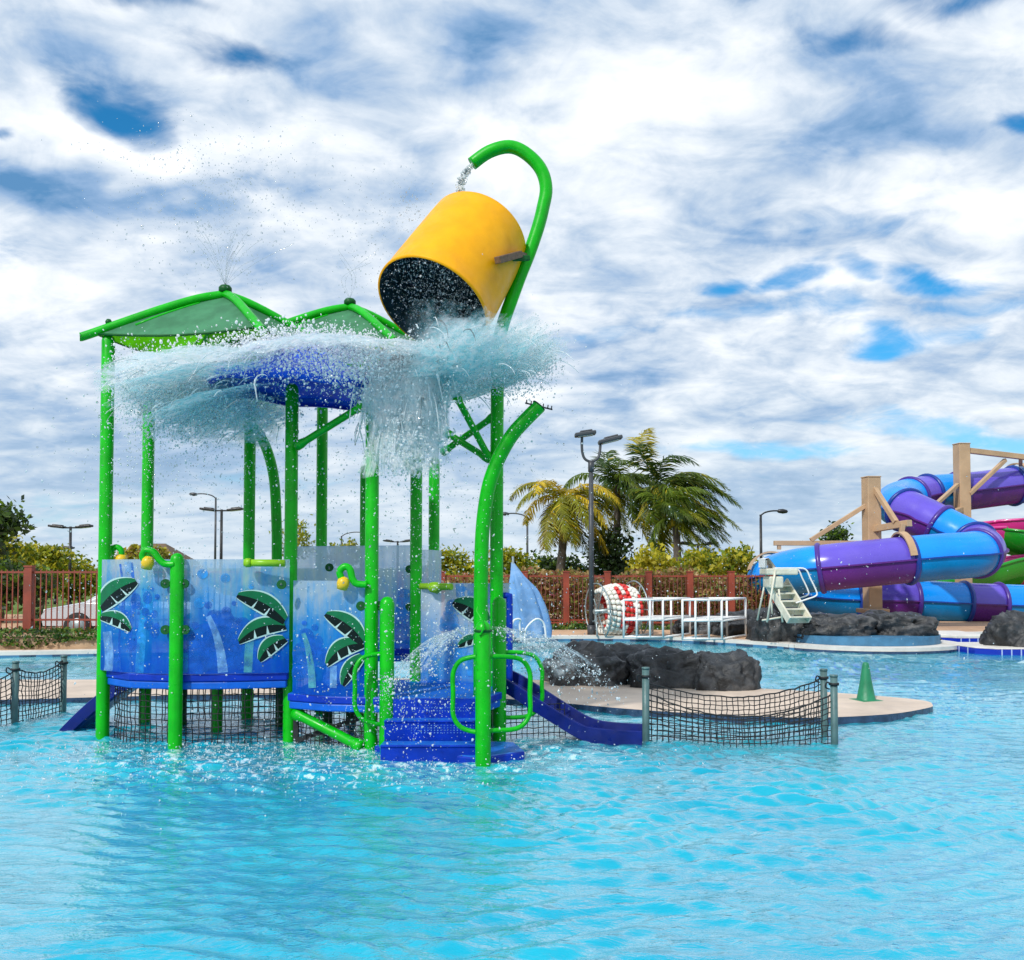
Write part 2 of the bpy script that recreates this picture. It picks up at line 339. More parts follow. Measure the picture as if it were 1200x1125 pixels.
# ------------------------------------------------------------------ world and sun
SUN = Vector((-.42, -.66, .70)).normalized()
def make_world():
    w = bpy.data.worlds.new('World'); S.world = w; w.use_nodes = True; t = w.node_tree; t.nodes.clear(); b = NB(t)
    g = b.n('ShaderNodeTexCoord').outputs['Generated']
    sx = b.n('ShaderNodeSeparateXYZ'); b.l(g, sx.inputs[0])
    z = b.math('MAXIMUM', sx.outputs[2], 0.0); den = b.math('ADD', z, .24)
    cb = b.n('ShaderNodeCombineXYZ'); b.l(b.math('DIVIDE', sx.outputs[0], den), cb.inputs[0]); b.l(b.math('DIVIDE', sx.outputs[1], den), cb.inputs[1])
    p = cb.outputs[0]
    wn = b.n('ShaderNodeTexNoise'); wn.inputs['Scale'].default_value = 2.2; wn.inputs['Detail'].default_value = 5; b.l(p, wn.inputs['Vector'])
    wv = b.vmath('SCALE', b.vmath('SUBTRACT', wn.outputs['Color'], (.5, .5, .5)).outputs[0]); wv.inputs['Scale'].default_value = .50
    pw = b.vmath('ADD', p, wv.outputs[0]).outputs[0]
    def P(px, py):
        d = ray(px, py).normalized(); k = max(d.z, 0) + .24; return Vector((d.x / k, d.y / k))
    def blobs(L):
        acc = None
        for (x, y, rx, ry, s) in L:
            c = P(x, y); ax = abs(P(x + rx, y).x - P(x - rx, y).x) / 2; ay = abs(P(x, y + ry).y - P(x, y - ry).y) / 2
            q = b.vmath('DIVIDE', b.vmath('SUBTRACT', pw, (c.x, c.y, 0)).outputs[0], (max(ax, .02), max(ay, .02), 1000)).outputs[0]
            ln = b.n('ShaderNodeVectorMath', operation='LENGTH'); b.l(q, ln.inputs[0])
            v = b.step(ln.outputs['Value'], .15, 1.7, s, 0)
            acc = v if acc is None else b.math('MAXIMUM', acc, v)
        return acc
    hole = blobs([(175, 140, 50, 45, 1), (320, 88, 55, 26, 1), (20, 175, 30, 14, .8), (840, 328, 42, 14, .9), (930, 333, 50, 16, 1), (1010, 332, 34, 12, .8), (1100, 338, 60, 17, 1), (1065, 402, 48, 22, 1), (1190, 172, 34, 16, 1), (700, 395, 60, 14, .45), (820, 372, 90, 14, .5), (950, 372, 120, 18, .55), (1150, 370, 70, 18, .5), (1000, 275, 150, 20, .35),
                  (900, 524, 110, 12, .9), (1150, 518, 110, 18, 1), (1080, 505, 120, 12, .6), (270, 240, 60, 16, .5), (560, 40, 50, 40, .3), (1000, 58, 100, 22, .75), (1150, 22, 120, 30, .85), (820, 10, 60, 14, .6), (230, 20, 70, 18, .5), (30, 310, 60, 20, .4), (60, 600, 130, 30, .42), (300, 560, 160, 20, .3)])
    dark = blobs([(1000, 190, 190, 44, .9), (570, 75, 80, 70, .9), (1060, 280, 190, 22, .95), (90, 90, 130, 60, .75), (110, 245, 160, 32, .8), (420, 115, 60, 60, .6), (690, 130, 70, 40, .5), (170, 545, 300, 60, .7), (900, 590, 250, 40, .5), (640, 500, 120, 30, .3)])
    bright = blobs([(800, 120, 170, 60, 1), (150, 205, 110, 26, .8), (700, 45, 150, 40, .8), (470, 190, 150, 50, .5), (450, 60, 90, 50, .5), (1000, 225, 200, 24, .6), (1030, 525, 70, 26, .5)])
    n1 = b.noise(pw, 2.0, 9, .54, .3); n2 = b.noise(p, 8.5, 8, .60, .5)
    mp = b.n('ShaderNodeMapping'); mp.inputs['Location'].default_value = (4.3, 1.7, 0); mp.inputs['Rotation'].default_value = (0, 0, .5); mp.inputs['Scale'].default_value = (1, 1.7, 1); b.l(p, mp.inputs[0])
    n3 = b.noise(mp.outputs[0], 3.6, 9, .55, .5)
    lum = b.math('ADD', b.math('MULTIPLY_ADD', n1, 1.05, .05), b.math('MULTIPLY_ADD', n3, .80, -.36))
    lum = b.math('ADD', lum, b.math('MULTIPLY', b.math('SUBTRACT', n2, .5), .52))
    lum = b.math('ADD', b.math('SUBTRACT', lum, b.math('MULTIPLY', dark, .22)), b.math('MULTIPLY', bright, .22))
    cl = b.ramp(lum, [(.26, (.10, .25, .47)), (.42, (.26, .40, .61)), (.56, (.48, .58, .71)), (.70, (.70, .76, .83)), (.88, (.92, .94, .96))])
    holef = b.math('ADD', b.math('MULTIPLY', hole, .85), b.math('MULTIPLY', b.math('SUBTRACT', .5, n2), 1.1))
    cov = b.step(holef, .10, .95, 1, 0)
    sky = b.n('ShaderNodeTexSky', sky_type='NISHITA', sun_disc=False); sky.sun_elevation = math.asin(SUN.z); sky.sun_rotation = math.atan2(SUN.x, SUN.y); sky.dust_density = .3; sky.ozone_density = 2
    sk = b.vmath('SCALE', sky.outputs[0]); sk.inputs['Scale'].default_value = .11
    sk2 = b.vmath('MULTIPLY', sk.outputs[0], (.16, .80, 1.10)).outputs[0]
    col = b.mix(cov, sk2, cl)
    hz = b.step(sx.outputs[2], 0.02, .24, .60, 0); col = b.mix(hz, col, (.50, .61, .71, 1))
    bg = b.n('ShaderNodeBackground'); b.l(col, bg.inputs[0]); bg.inputs['Strength'].default_value = 1.0
    o = b.n('ShaderNodeOutputWorld'); b.l(bg.outputs[0], o.inputs[0])
make_world()
sl = bpy.data.lights.new('sun', 'SUN'); so = bpy.data.objects.new('sun', sl); COL.objects.link(so)
sl.energy = 2.6; sl.angle = R(3); sl.color = (1, .96, .9); so.rotation_euler = SUN.to_track_quat('Z', 'Y').to_euler()
S.view_settings.view_transform = 'Standard'; S.view_settings.look = 'None'; S.view_settings.exposure = 0.28; S.view_settings.gamma = 1
S.cycles.max_bounces = 18; S.cycles.diffuse_bounces = 16; S.cycles.transmission_bounces = 12; S.cycles.transparent_max_bounces = 48; S.cycles.caustics_reflective = False; S.cycles.caustics_refractive = False

# ------------------------------------------------------------------ setting: ground, pool, deck, island
def plane(name, x0, x1, y0, y1, z, m):
    q = MB(); q.poly([(x0, y0, z), (x1, y0, z), (x1, y1, z), (x0, y1, z)], m); return tag(q.build(name), kind='structure')
plane('ground', -900, 900, -300, 1800, -.62, LAWN)
plane('pool_floor', -40, 40, -12, 32, -.5, POOLFLOOR)
plane('lawn', -900, 900, 27.0, 1800, .06, LAWN)
plane('lawn', -60, -7, 20.2, 26.996, .10, LAWN)
def wave(X, Y):
    rg = np.random.default_rng(3); Z = np.zeros_like(X)
    wx = X + .25 * np.sin(.9 * Y + .3) + .12 * np.sin(2.3 * X + 1.7 * Y); wy = Y + .22 * np.sin(.8 * X + 1.1) + .10 * np.sin(2.9 * X - .8 * Y)
    for i in range(46):
        L = .09 * (.32 / .09) ** rg.random(); th = rg.normal(PI / 2 + .10, .34); k = 2 * PI / L
        if i >= 42: L = rg.uniform(.9, 1.8); k = 2 * PI / L
        Z += (.0135 if i < 42 else .0045) * L * np.sin(k * (wx * math.cos(th) + wy * math.sin(th)) + rg.random() * 6.28)
    env = .75 + .45 * np.sin(.55 * X + .4 * Y + 1) * np.sin(.7 * Y - .3 * X) 
    return Z * env
def axis_pts(lo, hi, fine0, fine1, st, grow):
    a = list(np.arange(fine0, fine1, st)); s_ = st; x = fine1
    while x < hi: a.append(x); s_ *= grow; x += s_
    a.append(hi); s_ = st; x = fine0
    b = []
    while x > lo: s_ *= grow; x -= s_; b.append(max(x, lo))
    return np.array(sorted(set(b + a)))
xs = axis_pts(-36, 36, -6.5, 6.5, .030, 1.06); ys = axis_pts(-11, 30.9, 3.4, 10.0, .018, 1.016)
X, Y = np.meshgrid(xs, ys); Zw = wave(X, Y); nx, ny = len(xs), len(ys)
ii = np.arange(nx * ny).reshape(ny, nx)
FW = np.stack([ii[:-1, :-1], ii[:-1, 1:], ii[1:, 1:], ii[1:, :-1]], -1).reshape(-1, 4)
tag(np_mesh('water', np.stack([X, Y, Zw], -1).reshape(-1, 3), FW, [WATER], smooth=True), kind='structure')

edge_px = [(-500, 772), (-150, 772), (0, 771), (110, 769), (300, 765), (500, 758), (620, 752), (700, 751), (800, 753), (900, 759), (940, 762), (1000, 759), (1060, 753), (1085, 749), (1110, 747.5), (1200, 746), (1400, 744), (1900, 742)]
edge = spline([G(x, y, 0) for x, y in edge_px], 5)
dk = MB(); back = [(44, 33), (-44, 33)]
dk.prism([(p.x, p.y) for p in edge] + back, -.55, .11, DECK, COPING)
tag(dk.build('pool_deck'), kind='structure')
cp = MB()
for i in range(len(edge) - 1):
    a, b = edge[i], edge[i + 1]; t = (b - a).normalized(); n = Vector((-t.y, t.x, 0))
    p = [a - n * .03, b - n * .03, b + n * .34, a + n * .34]
    cp.poly([(q.x, q.y, .118) for q in p], COPING)
    cp.poly([(p[0].x, p[0].y, .05), (p[1].x, p[1].y, .05), (p[1].x, p[1].y, .118), (p[0].x, p[0].y, .118)], COPING)
    cp.poly([(p[0].x - n.x * .004, p[0].y - n.y * .004, -.1), (p[1].x - n.x * .004, p[1].y - n.y * .004, -.1), (p[1].x, p[1].y, .05), (p[0].x, p[0].y, .05)], DARKTILE if i % 2 else WALLT)
tag(cp.build('pool_coping'), kind='structure')
isl_px = [(-260, 824), (-60, 822), (40, 820), (110, 818), (250, 815), (450, 815), (560, 818), (650, 824), (740, 832), (850, 839), (950, 842), (1040, 838), (1085, 831), (1093, 827), (1078, 821), (1000, 814), (900, 808), (750, 800), (600, 797), (300, 795), (110, 797), (-60, 797), (-260, 797)]
isl = spline([G(x, y, .06) for x, y in isl_px], 4)
q = MB(); q.prism([(p.x, p.y) for p in isl], -.45, .07, ISLAND, DARKTILE); tag(q.build('island_pavement'), kind='structure')

# ------------------------------------------------------------------ rocks
def rock(px0, px1, pytop, pybase, z0, label, seed, depth=None, group='black lava boulders', rough=1.1, Yc=None):
    a = G(px0, pybase, z0); b = G(px1, pybase, z0)
    w = (b - a).length; d = depth or w * .7
    if Yc:
        a = Vector((A(px0, 665, Yc).x, Yc - d * .5, z0)); b = Vector((A(px1, 665, Yc).x, Yc - d * .5, z0)); w = (b - a).length
    c = (a + b) / 2; h = (A((px0 + px1) / 2, pytop, Yc or c.y).z - z0) * (1.4 if Yc else 1.02)
    me = bpy.data.meshes.new('rock'); import bmesh
    bm = bmesh.new(); bmesh.ops.create_icosphere(bm, subdivisions=5, radius=1)
    for v in bm.verts:
        p = v.co.copy(); o = Vector((seed * 7.3, seed * 3.1, 1))
        p = Vector([math.copysign(abs(x) ** .62, x) for x in p])
        k = 1 + rough * (.22 * mnoise.noise(p * 1.3 + o) + .13 * mnoise.noise(p * 2.9 + o) + .07 * mnoise.noise(p * 6.5 + o) - .16 * abs(mnoise.noise(p * 3.1 + o)) - .06 * abs(mnoise.noise(p * 8 + o)) + .03 * mnoise.noise(p * 15 + o))
        v.co = Vector((p.x * w / 2 * k, p.y * d / 2 * k, p.z * (h * .97) * (k if p.z > 0 else .3)))
    bm.to_mesh(me); bm.free(); me.materials.append(LAVA)
    for f in me.polygons: f.use_smooth = True
    o = bpy.data.objects.new('lava_rock', me); COL.objects.link(o); o.location = (c.x, c.y + d * .5, z0)
    return tag(o, label, 'rock', group)
rock(640, 745, 757, 806, .05, 'low black lava rock half hidden by the water spray beside the stair post', 1, 1.1)
rock(735, 848, 764, 809, .05, 'wide black lava rock in the middle of the island row', 2, .9)
rock(815, 898, 767, 812, .05, 'blocky black lava rock ending the island row nearest the green cone', 3, .8)
rock(690, 790, 761, 800, .05, 'black lava rock peeking from behind the middle of the island row', 4, .9)

# ------------------------------------------------------------------ play structure
RP = .066
play = thing('water_play_structure', (-1.8, 9.6, 0), 'green and blue water play structure with a tipping yellow bucket, standing in the pool', 'play structure')
def part(q, name, parent=None, bevel=0, label=None):
    o = q.build(name, parent or play, bevel)
    if label: o['label'] = label
    return o
def post(px, pyb, pyt, r=RP, dome=True, pxt=None, Y=None, name='post', zb=-.5, m=GREEN):
    b = G(px, pyb) if Y is None else Vector((A(px, 665, Y).x, Y, 0)); t = A(px, pyt, b.y)
    q = MB(); q.tube([(b.x, b.y, zb), (b.x, b.y, 0), (b.x, b.y, t.z - (r if dome else 0))], r, m, 18, True, dome)
    return part(q, name), Vector((b.x, b.y, t.z))
p1, P1 = post(120, 865, 392); p2, P2 = post(205, 876, 648); p3, P3 = post(339, 868, 449); p4, P4 = post(434.5, 877, 463)
h1, H1 = post(453, 880, 699, .07); h2, H2 = post(585, 868, 699, .07); h3, H3 = post(566, 895, 727, .07)
q = MB(); q.tube([P1 + Vector((0, 0, -.12)), P1 + Vector((0, 0, .10))], .028, DGREEN, 10); q.lathe([(0, 0), (.03, .01), (.035, .035), (.02, .06), (0, .065)], P1 + Vector((0, 0, .10)), DGREEN, 12); q.build('finial', p1)
b172, _ = post(172, 851, 470, Y=10.7); b291, _ = post(291.5, 848, 470, Y=10.9); b376, _ = post(376.5, 800, 470, Y=11.3); b487, _ = post(487.5, 800, 495, Y=10.4)
b508, _ = post(508.5, 800, 535, Y=11.4); b427, _ = post(427, 800, 545, Y=11.0, r=.055); bu, _ = post(256, 860, 795, Y=10.25, r=.06, name='deck_leg')
for (x, Y_) in ((385, 10.2), (412, 10.6), (215, 10.6), (330, 10.4)): post(x, 850, 812 if x > 340 else 795, Y=Y_, r=.055, name='deck_leg', m=DGREEN)
q = MB(); q.tube(spline([A(287, 500, 11.2), A(299, 503, 11.2), A(312, 525, 11.2), A(321, 560, 11.2), A(324, 610, 11.2), A(324.5, 660, 11.2), A(324.5, 800, 11.2)], 6), .062, GREEN, 14); part(q, 'curved_post')
# bucket mast, hooked over at the top
mast_px = [(582, 870), (582, 780), (582, 600), (583, 440), (584.6, 402), (590, 378), (599, 352), (610, 322), (620, 297), (630, 268), (636, 245), (640, 220), (633, 197), (615, 179), (596, 172), (573, 178), (553, 192)]
YM = 9.95
q = MB(); q.tube(spline([A(x, y, YM) for x, y in mast_px], 5), .070, GREEN, 18); mast = part(q, 'bucket_mast')
q = MB(); q.tube(spline([A(x, y, 9.25) for x, y in [(563, 880), (563, 760), (563.5, 690), (564.5, 640), (567, 605), (572, 573), (579, 550), (588, 530), (600, 510), (615, 493), (632, 476)]], 5), .070, GREEN, 18, False); bent = part(q, 'bent_spray_post')
q = MB(); e = A(631, 476, 9.25); f = A(631, 476, 9.25)
ax = (A(648, 481, 9.3) - A(615, 473, 9.2)).normalized()
q.tube([e - ax * .14, e + ax * .15], .008, BLACKM, 6)
for k in (-.13, -.08, -.03, .05, .1, .14): q.tube([e + ax * k, e + ax * k + Vector((.004, 0, .035))], .006, BLACKM, 6)
q.lathe([(0, .0), (.074, 0), (.074, .012), (0, .014)], e, DGREEN, 16, Vector((.62, .05, .75)).normalized()); q.build('spray_bar', bent)

def strut(a, b, r=.036, par=None):
    a = Vector(a); b = Vector(b); d = (b - a).normalized(); q = MB()
    q.tube([a, a + d * .06, a + d * .12, b - d * .12, b - d * .06, b], [r * 1.35, r * 1.35, r, r, r * 1.35, r * 1.35], GREEN, 12); return part(q, 'brace')
strut(A(348, 523, 9.45), A(427, 474, 9.1)); strut(A(442, 517, 9.15), A(462, 498, 9.4)); strut(A(441, 476, 9.1), A(480, 548, 10.3), .033)
strut(A(533, 461, 9.6), A(575, 540, 9.95)); strut(A(519, 530, 10.4), A(580, 487, 9.95)); strut(A(523, 507, 10.2), A(573, 538, 9.95))
strut(A(345, 835, 9.42), A(425, 876, 9.12), .05)
# loops on the short posts
def loop(P, dx, y0, y1, Yv, px0, pxo):
    w = 11 * (1 if pxo > px0 else -1); q = MB(); Y2 = P.y
    pts = [(px0, y0), (pxo - 2 * w, y0 + 1), (pxo - .7 * w, y0 + 6), (pxo, y0 + 20), (pxo, (y0 + y1) / 2), (pxo, y1 - 20), (pxo - .7 * w, y1 - 6), (pxo - 2 * w, y1), (px0, y1 + 1)]
    q.tube(spline([A(x, y, Y2 + Yv * abs(x - px0) / abs(pxo - px0)) for x, y in pts], 6), .022, GREEN, 10); return q
loop(H1, 0, 766, 848, -.1, 453, 416).build('grab_loop', h1)
loop(H3, 0, 769, 857, .05, 566, 531).build('grab_loop', h3); loop(H3, 0, 769, 855, .15, 566, 621).build('grab_loop', h3)
loop(H2, 0, 764, 840, .1, 585, 635).build('grab_loop', h2)
q = MB(); q.tube(spline([A(562, 745, 8.36), A(567, 735, 8.34), A(563, 724, 8.36), A(559, 717, 8.4), A(560, 711, 8.42)], 5), .008, GREEN, 8)
q.lathe([(.074, -.005), (.082, .004), (.082, .014), (.074, .02)], H3 + Vector((0, 0, -.10)), DGREEN, 20); q.build('nozzle_ring', h3)
# decks
def deck(poly, z1, t1=.075, t2=.075):
    q = MB(); c = Vector((sum(p[0] for p in poly) / len(poly), sum(p[1] for p in poly) / len(poly)))
    q.prism(poly, z1 - t1, z1, BLUE2, BLUE)
    q.prism([(c.x + (p[0] - c.x) * .985, c.y + (p[1] - c.y) * .985) for p in poly], z1 - t1 - t2, z1 - t1 - .002, BLUE2, BLUE2)
    return part(q, 'deck_platform', None, .012)
deck([(-4.16, 9.66), (-3.8, 9.36), (-3.3, 9.25), (-2.8, 9.28), (-2.24, 9.40), (-2.3, 10.3), (-2.9, 11), (-4.1, 10.9)], .70)
deck([(-2.23, 9.37), (-1.8, 9.16), (-1.4, 9.10), (-1.16, 9.06), (-.26, 9.06), (-.06, 9.6), (-.06, 10.2), (-.95, 10.55), (-2.2, 10.42)], .50)
deck([(-2.3, 10.6), (-.95, 10.6), (-.8, 10.9), (-.9, 11.8), (-2.3, 11.8)], .84)
# steps
q = MB(); xl, xr = -1.19, -.26
def perf(x0, x1, y, z0, z1, q):
    nx_, nz_ = 22, (2 if z1 > .35 else 4)
    for i in range(nx_):
        for j in range(nz_):
            cx = x0 + (i + .5) * (x1 - x0) / nx_; cz = z0 + (j + .5) * (z1 - z0) / nz_; s_ = .005
            q.poly([(cx - s_, y, cz - s_), (cx + s_, y, cz - s_), (cx + s_, y, cz + s_), (cx - s_, y, cz + s_)], PR_PALE)
for (y0, y1, zt, zb) in ((9.05, 8.80, .325, .10), (8.80, 8.55, .145, -.4)):
    pr = [(y0, zt - .01), (y1, zt), (y1 - .015, zt - .012), (y1, zt - .03), (y1 + .02, zb), (y0, zb)]
    n0 = len(q.v); 
    for x in (xl, xr): q.v += [(x, y, z) for y, z in pr]
    k = len(pr); q.face([n0 + i for i in range(k)], BLUE); q.face([n0 + k + i for i in range(k)][::-1], BLUE)
    for i in range(k): q.face([n0 + i, n0 + k + i, n0 + k + (i + 1) % k, n0 + (i + 1) % k][::-1], STEPBLUE if i == 0 else BLUE)
q.box(((xl + xr) / 2, 9.02, .405), (xr - xl, .05, .186), BLUE); perf(-.85, -.30, 8.993, .37, .43, q); perf(-.95, -.28, 8.80, .20, .29, q)
steps = part(q, 'stair')
q = MB(); q.prism([(-1.32, 9.02), (-.30, 8.44), (.12, 8.75), (.02, 9.2), (-1.1, 9.3)], -.12, .055, STEPBLUE, BLUE); q.build('base_slab', steps, .02)
# small slides
def chute(path, w, hgt, name, side):
    P = spline(path, 8); q = MB(); rows = []
    for i, p in enumerate(P):
        t = (P[min(i + 1, len(P) - 1)] - P[max(i - 1, 0)]); t.z = 0; t.normalize(); n = Vector((-t.y, t.x, 0)); row = []
        for (a, z) in ((-1.12, .0), (-1.12, .94), (-1.05, 1.0), (-.96, .97), (-.88, .3), (-.7, .06), (-.4, .0), (-.35, .05), (-.3, 0), (-.05, 0), (0, .05), (.05, 0), (.3, 0), (.35, .05), (.4, 0), (.7, .06), (.88, .3), (.96, .97), (1.05, 1.0), (1.12, .94), (1.12, 0), (.9, -.12), (-.9, -.12)):
            row.append(p + n * a * w / 2 + Vector((0, 0, z * hgt)))
        rows.append(row)
    q.grid(rows, NAVY, False, True); return part(q, name)
chute([A(585, 802, 9.95), A(603, 810, 9.9), A(650, 840, 9.75), A(685, 861, 9.65), A(710, 867, 9.58), A(754, 870, 9.5)], .42, .15, 'small_slide', 1)
chute([A(215, 795, 10.5), A(165, 802, 10.5), A(130, 824, 10.5), A(104, 846, 10.5), A(78, 872, 10.5)], .5, .16, 'small_slide', -1)

# printed panels
class Panel:
    def __init__(s, ctrl, z0, z1):
        s.P = spline([Vector((a, b, 0)) for a, b in ctrl], 10); s.z0 = z0; s.z1 = z1
        s.px = [600 + p.x / p.y * F for p in s.P]
    def at(s, u):
        k = u * (len(s.P) - 1); i = min(int(k), len(s.P) - 2); f = k - i
        p = s.P[i].lerp(s.P[i + 1], f); t = s.P[i + 1] - s.P[i]; n = Vector((t.y, -t.x, 0)).normalized()
        if n.y > 0: n = -n
        return p, n
    def pxy(s, x, y, off):
        n = len(s.px)
        if x <= s.px[0]: u = 0
        elif x >= s.px[-1]: u = 1
        else:
            i = next(i for i in range(n - 1) if s.px[i] <= x <= s.px[i + 1]); u = (i + (x - s.px[i]) / (s.px[i + 1] - s.px[i])) / (n - 1)
        p, nn = s.at(u); z = min(s.z1, max(s.z0, A(x, y, p.y).z)); p = p + nn * off; return (p.x, p.y, z)
    def make(s, mat, th=.014):
        q = MB(); N = 40; fr = []; bk = []
        for i in range(N + 1):
            p, n = s.at(i / N); fr.append([p + Vector((0, 0, s.z0 + (s.z1 - s.z0) * j / 12)) for j in range(13)])
            bk.append([p - n * th + Vector((0, 0, s.z0 + (s.z1 - s.z0) * j / 12)) for j in range(13)])
        q.grid(fr, mat, True, False, True)
        for k in (0, 12): q.grid([[fr[i][k], bk[i][k]] for i in range(N + 1)], mat, False)
        for k in (0, N): q.grid([[fr[k][j], bk[k][j]] for j in range(13)], mat, False)
        return q
LAY = [0]
def off():
    LAY[0] += 1; return .0015 + LAY[0] * .00012
def blob(q, pn, x, y, r, m, sy=1.0):
    o = off(); k = 16; q.poly([pn.pxy(x + r * math.cos(2 * PI * i / k), y - r * sy * math.sin(2 * PI * i / k), o) for i in range(k)], m)
def strip(q, pn, pts, w, m):
    o = off(); P = [Vector((x, y, 0)) for x, y in pts]; P = spline(P, 5); L = []; Rr = []
    for i, p in enumerate(P):
        t = (P[min(i + 1, len(P) - 1)] - P[max(i - 1, 0)]).normalized(); n = Vector((-t.y, t.x, 0)); ww = w(i / (len(P) - 1)) if callable(w) else w
        L.append(pn.pxy(p.x + n.x * ww, p.y + n.y * ww, o)); Rr.append(pn.pxy(p.x - n.x * ww, p.y - n.y * ww, o))
    q.grid([L, Rr], m, True)
def leaf(q, pn, b, t, w, bend):
    b = Vector((*b, 0)); t = Vector((*t, 0)); d = t - b; L = d.length; d.normalize(); n = Vector((d.y, -d.x, 0))
    if n.y > 0: n = -n          # n points up in the picture
    def curve(s_): return b + d * L * s_ + n * bend * 4 * s_ * (1 - s_)
    prof = lambda s_: (math.sin(PI * min(1, s_ * .86 + .10)) ** .6)
    for k, (up, dn, m) in enumerate(((1.18, 1.18, PR_WHITE), (1, 0, PR_LEAF), (0, 1, PR_DARK))):
        o = .006 + LAY[0] * .00012 + k * .001; N = 16
        a = [curve(i / N) + n * w * up * prof(i / N) for i in range(N + 1)]; c = [curve(i / N) - n * w * dn * prof(i / N) for i in range(N + 1)]
        q.grid([[pn.pxy(p.x, p.y, o) for p in a], [pn.pxy(p.x, p.y, o) for p in c]], m, True)
    for s_ in (.35, .62):
        o = .0095 + LAY[0] * .00012; p = curve(s_); e = p - n * w * 1.1 * prof(s_) + d * 2
        q.poly([pn.pxy(*v, o) for v in ((p.x, p.y), (e.x + 2, e.y), (e.x - 2, e.y))], PR_WHITE)
    LAY[0] += 3
def drips(q, pn, x0, x1, y0, y1, k, mats, rg):
    for _ in range(k):
        x = rg.uniform(x0, x1); blob(q, pn, x, rg.uniform(y0, y1), rg.uniform(2, 6.5), rg.choice(mats), rg.uniform(.9, 1.5))
rg = random.Random(5)
pa = Panel([(-4.20, 9.62), (-3.95, 9.44), (-3.62, 9.31), (-3.34, 9.245)], .705, 1.83); q = pa.make(PANEL)
strip(q, pa, [(150, 792), (148, 750), (152, 700), (148, 660)], 8, PR_BLUE); strip(q, pa, [(165, 792), (168, 740), (172, 690)], 5, PR_SKY); strip(q, pa, [(128, 792), (130, 770), (127, 740)], 5, PR_PALE)
strip(q, pa, [(150, 658), (151, 672)], 4, PR_PALE); drips(q, pa, 125, 175, 700, 775, 12, [PR_BLUE, PR_SKY], rg); drips(q, pa, 170, 186, 690, 770, 8, [PR_BLUE], rg)
leaf(q, pa, (119, 712), (161, 681), 12, 5); leaf(q, pa, (120, 722), (155, 738), 8, 5); part(q, 'printed_panel')
pb = Panel([(-3.30, 9.245), (-3.0, 9.25), (-2.6, 9.30), (-2.22, 9.38)], .705, 1.83); q = pb.make(PANEL)
for (x, y, r) in ((258, 760, 26), (242, 748, 18), (272, 742, 20), (235, 772, 18), (282, 765, 20), (262, 728, 14), (228, 752, 9), (222, 765, 7), (252, 723, 9), (285, 733, 10), (266, 716, 5.5), (245, 709, 4.5), (230, 733, 4.5), (294, 745, 7), (275, 707, 3)): blob(q, pb, x, y, r, PR_BLUE)
strip(q, pb, [(263, 788), (260, 765), (254, 742), (245, 722)], lambda s_: 6 - 3 * s_, PR_PALE); strip(q, pb, [(292, 788), (293, 760), (296, 735)], 5, PR_YEL); strip(q, pb, [(219, 788), (219, 765)], 3, PR_SKY)
drips(q, pb, 222, 320, 670, 720, 6, [PR_SKY], rg)
leaf(q, pb, (335, 727), (279, 697), 11, 6); leaf(q, pb, (335, 733), (281, 752), 10, 8); leaf(q, pb, (335, 748), (305, 774), 9, 5); part(q, 'printed_panel')
pc = Panel([(-2.18, 9.37), (-1.95, 9.22), (-1.68, 9.15), (-1.43, 9.14)], .505, 1.62); q = pc.make(PANEL)
for (x, y, r) in ((360, 745, 9), (372, 752, 8), (358, 765, 14), (375, 770, 12), (352, 788, 9), (390, 795, 10), (370, 735, 4), (358, 730, 3), (410, 800, 8)): blob(q, pc, x, y, r, PR_BLUE)
strip(q, pc, [(368, 806), (366, 780), (362, 758), (357, 742)], lambda s_: 4.5 - 2 * s_, PR_YEL); strip(q, pc, [(392, 806), (392, 780)], 4, PR_PALE)
leaf(q, pc, (427, 752), (383, 719), 11, 5); leaf(q, pc, (427, 754), (384, 779), 10, 8); leaf(q, pc, (426, 768), (403, 803), 8, 4); part(q, 'printed_panel')
pd = Panel([(-2.75, 11.3), (-2.2, 11.0), (-1.5, 10.75), (-1.12, 10.6)], .80, 2.0); q = pd.make(GREYPANEL)
strip(q, pd, [(472, 755), (474, 720), (478, 690)], 10, PR_SKY); strip(q, pd, [(448, 755), (450, 735)], 5, PR_PALE); part(q, 'printed_panel')
pe = Panel([(-1.04, 10.5), (-.95, 10.65), (-.88, 10.95), (-.85, 11.3)], .80, 1.95); part(pe.make(GREYPANEL), 'printed_panel')
pf = Panel([(-1.0, 10.32), (-.7, 10.25), (-.35, 10.2), (-.03, 10.15)], .46, 1.58); q = pf.make(GREYPANEL)
for (x, y, r) in ((532, 712, 10), (527, 728, 11), (535, 740, 9), (528, 757, 9), (540, 762, 8), (520, 735, 5), (532, 772, 6), (524, 780, 4), (522, 718, 2.5), (545, 690, 3), (537, 790, 3), (518, 765, 3)): blob(q, pf, x, y, r, PR_SKY)
strip(q, pf, [(539, 684), (540, 700)], 5, PR_SKY); strip(q, pf, [(553, 684), (553, 702)], 5, PR_SKY); strip(q, pf, [(551, 765), (551, 792)], 3, PR_SKY); strip(q, pf, [(578, 684), (582, 740), (580, 790)], 9, PR_SKY)
leaf(q, pf, (572, 730), (532, 705), 12, 5); leaf(q, pf, (566, 748), (537, 757), 6, 3); part(q, 'printed_panel')
q = MB(); q.prism([(-1.05, 10.55), (-1.8, 10.75), (-1.8, 10.8), (-1.05, 10.6)], .77, .83, BLUE); part(q, 'panel_rim')
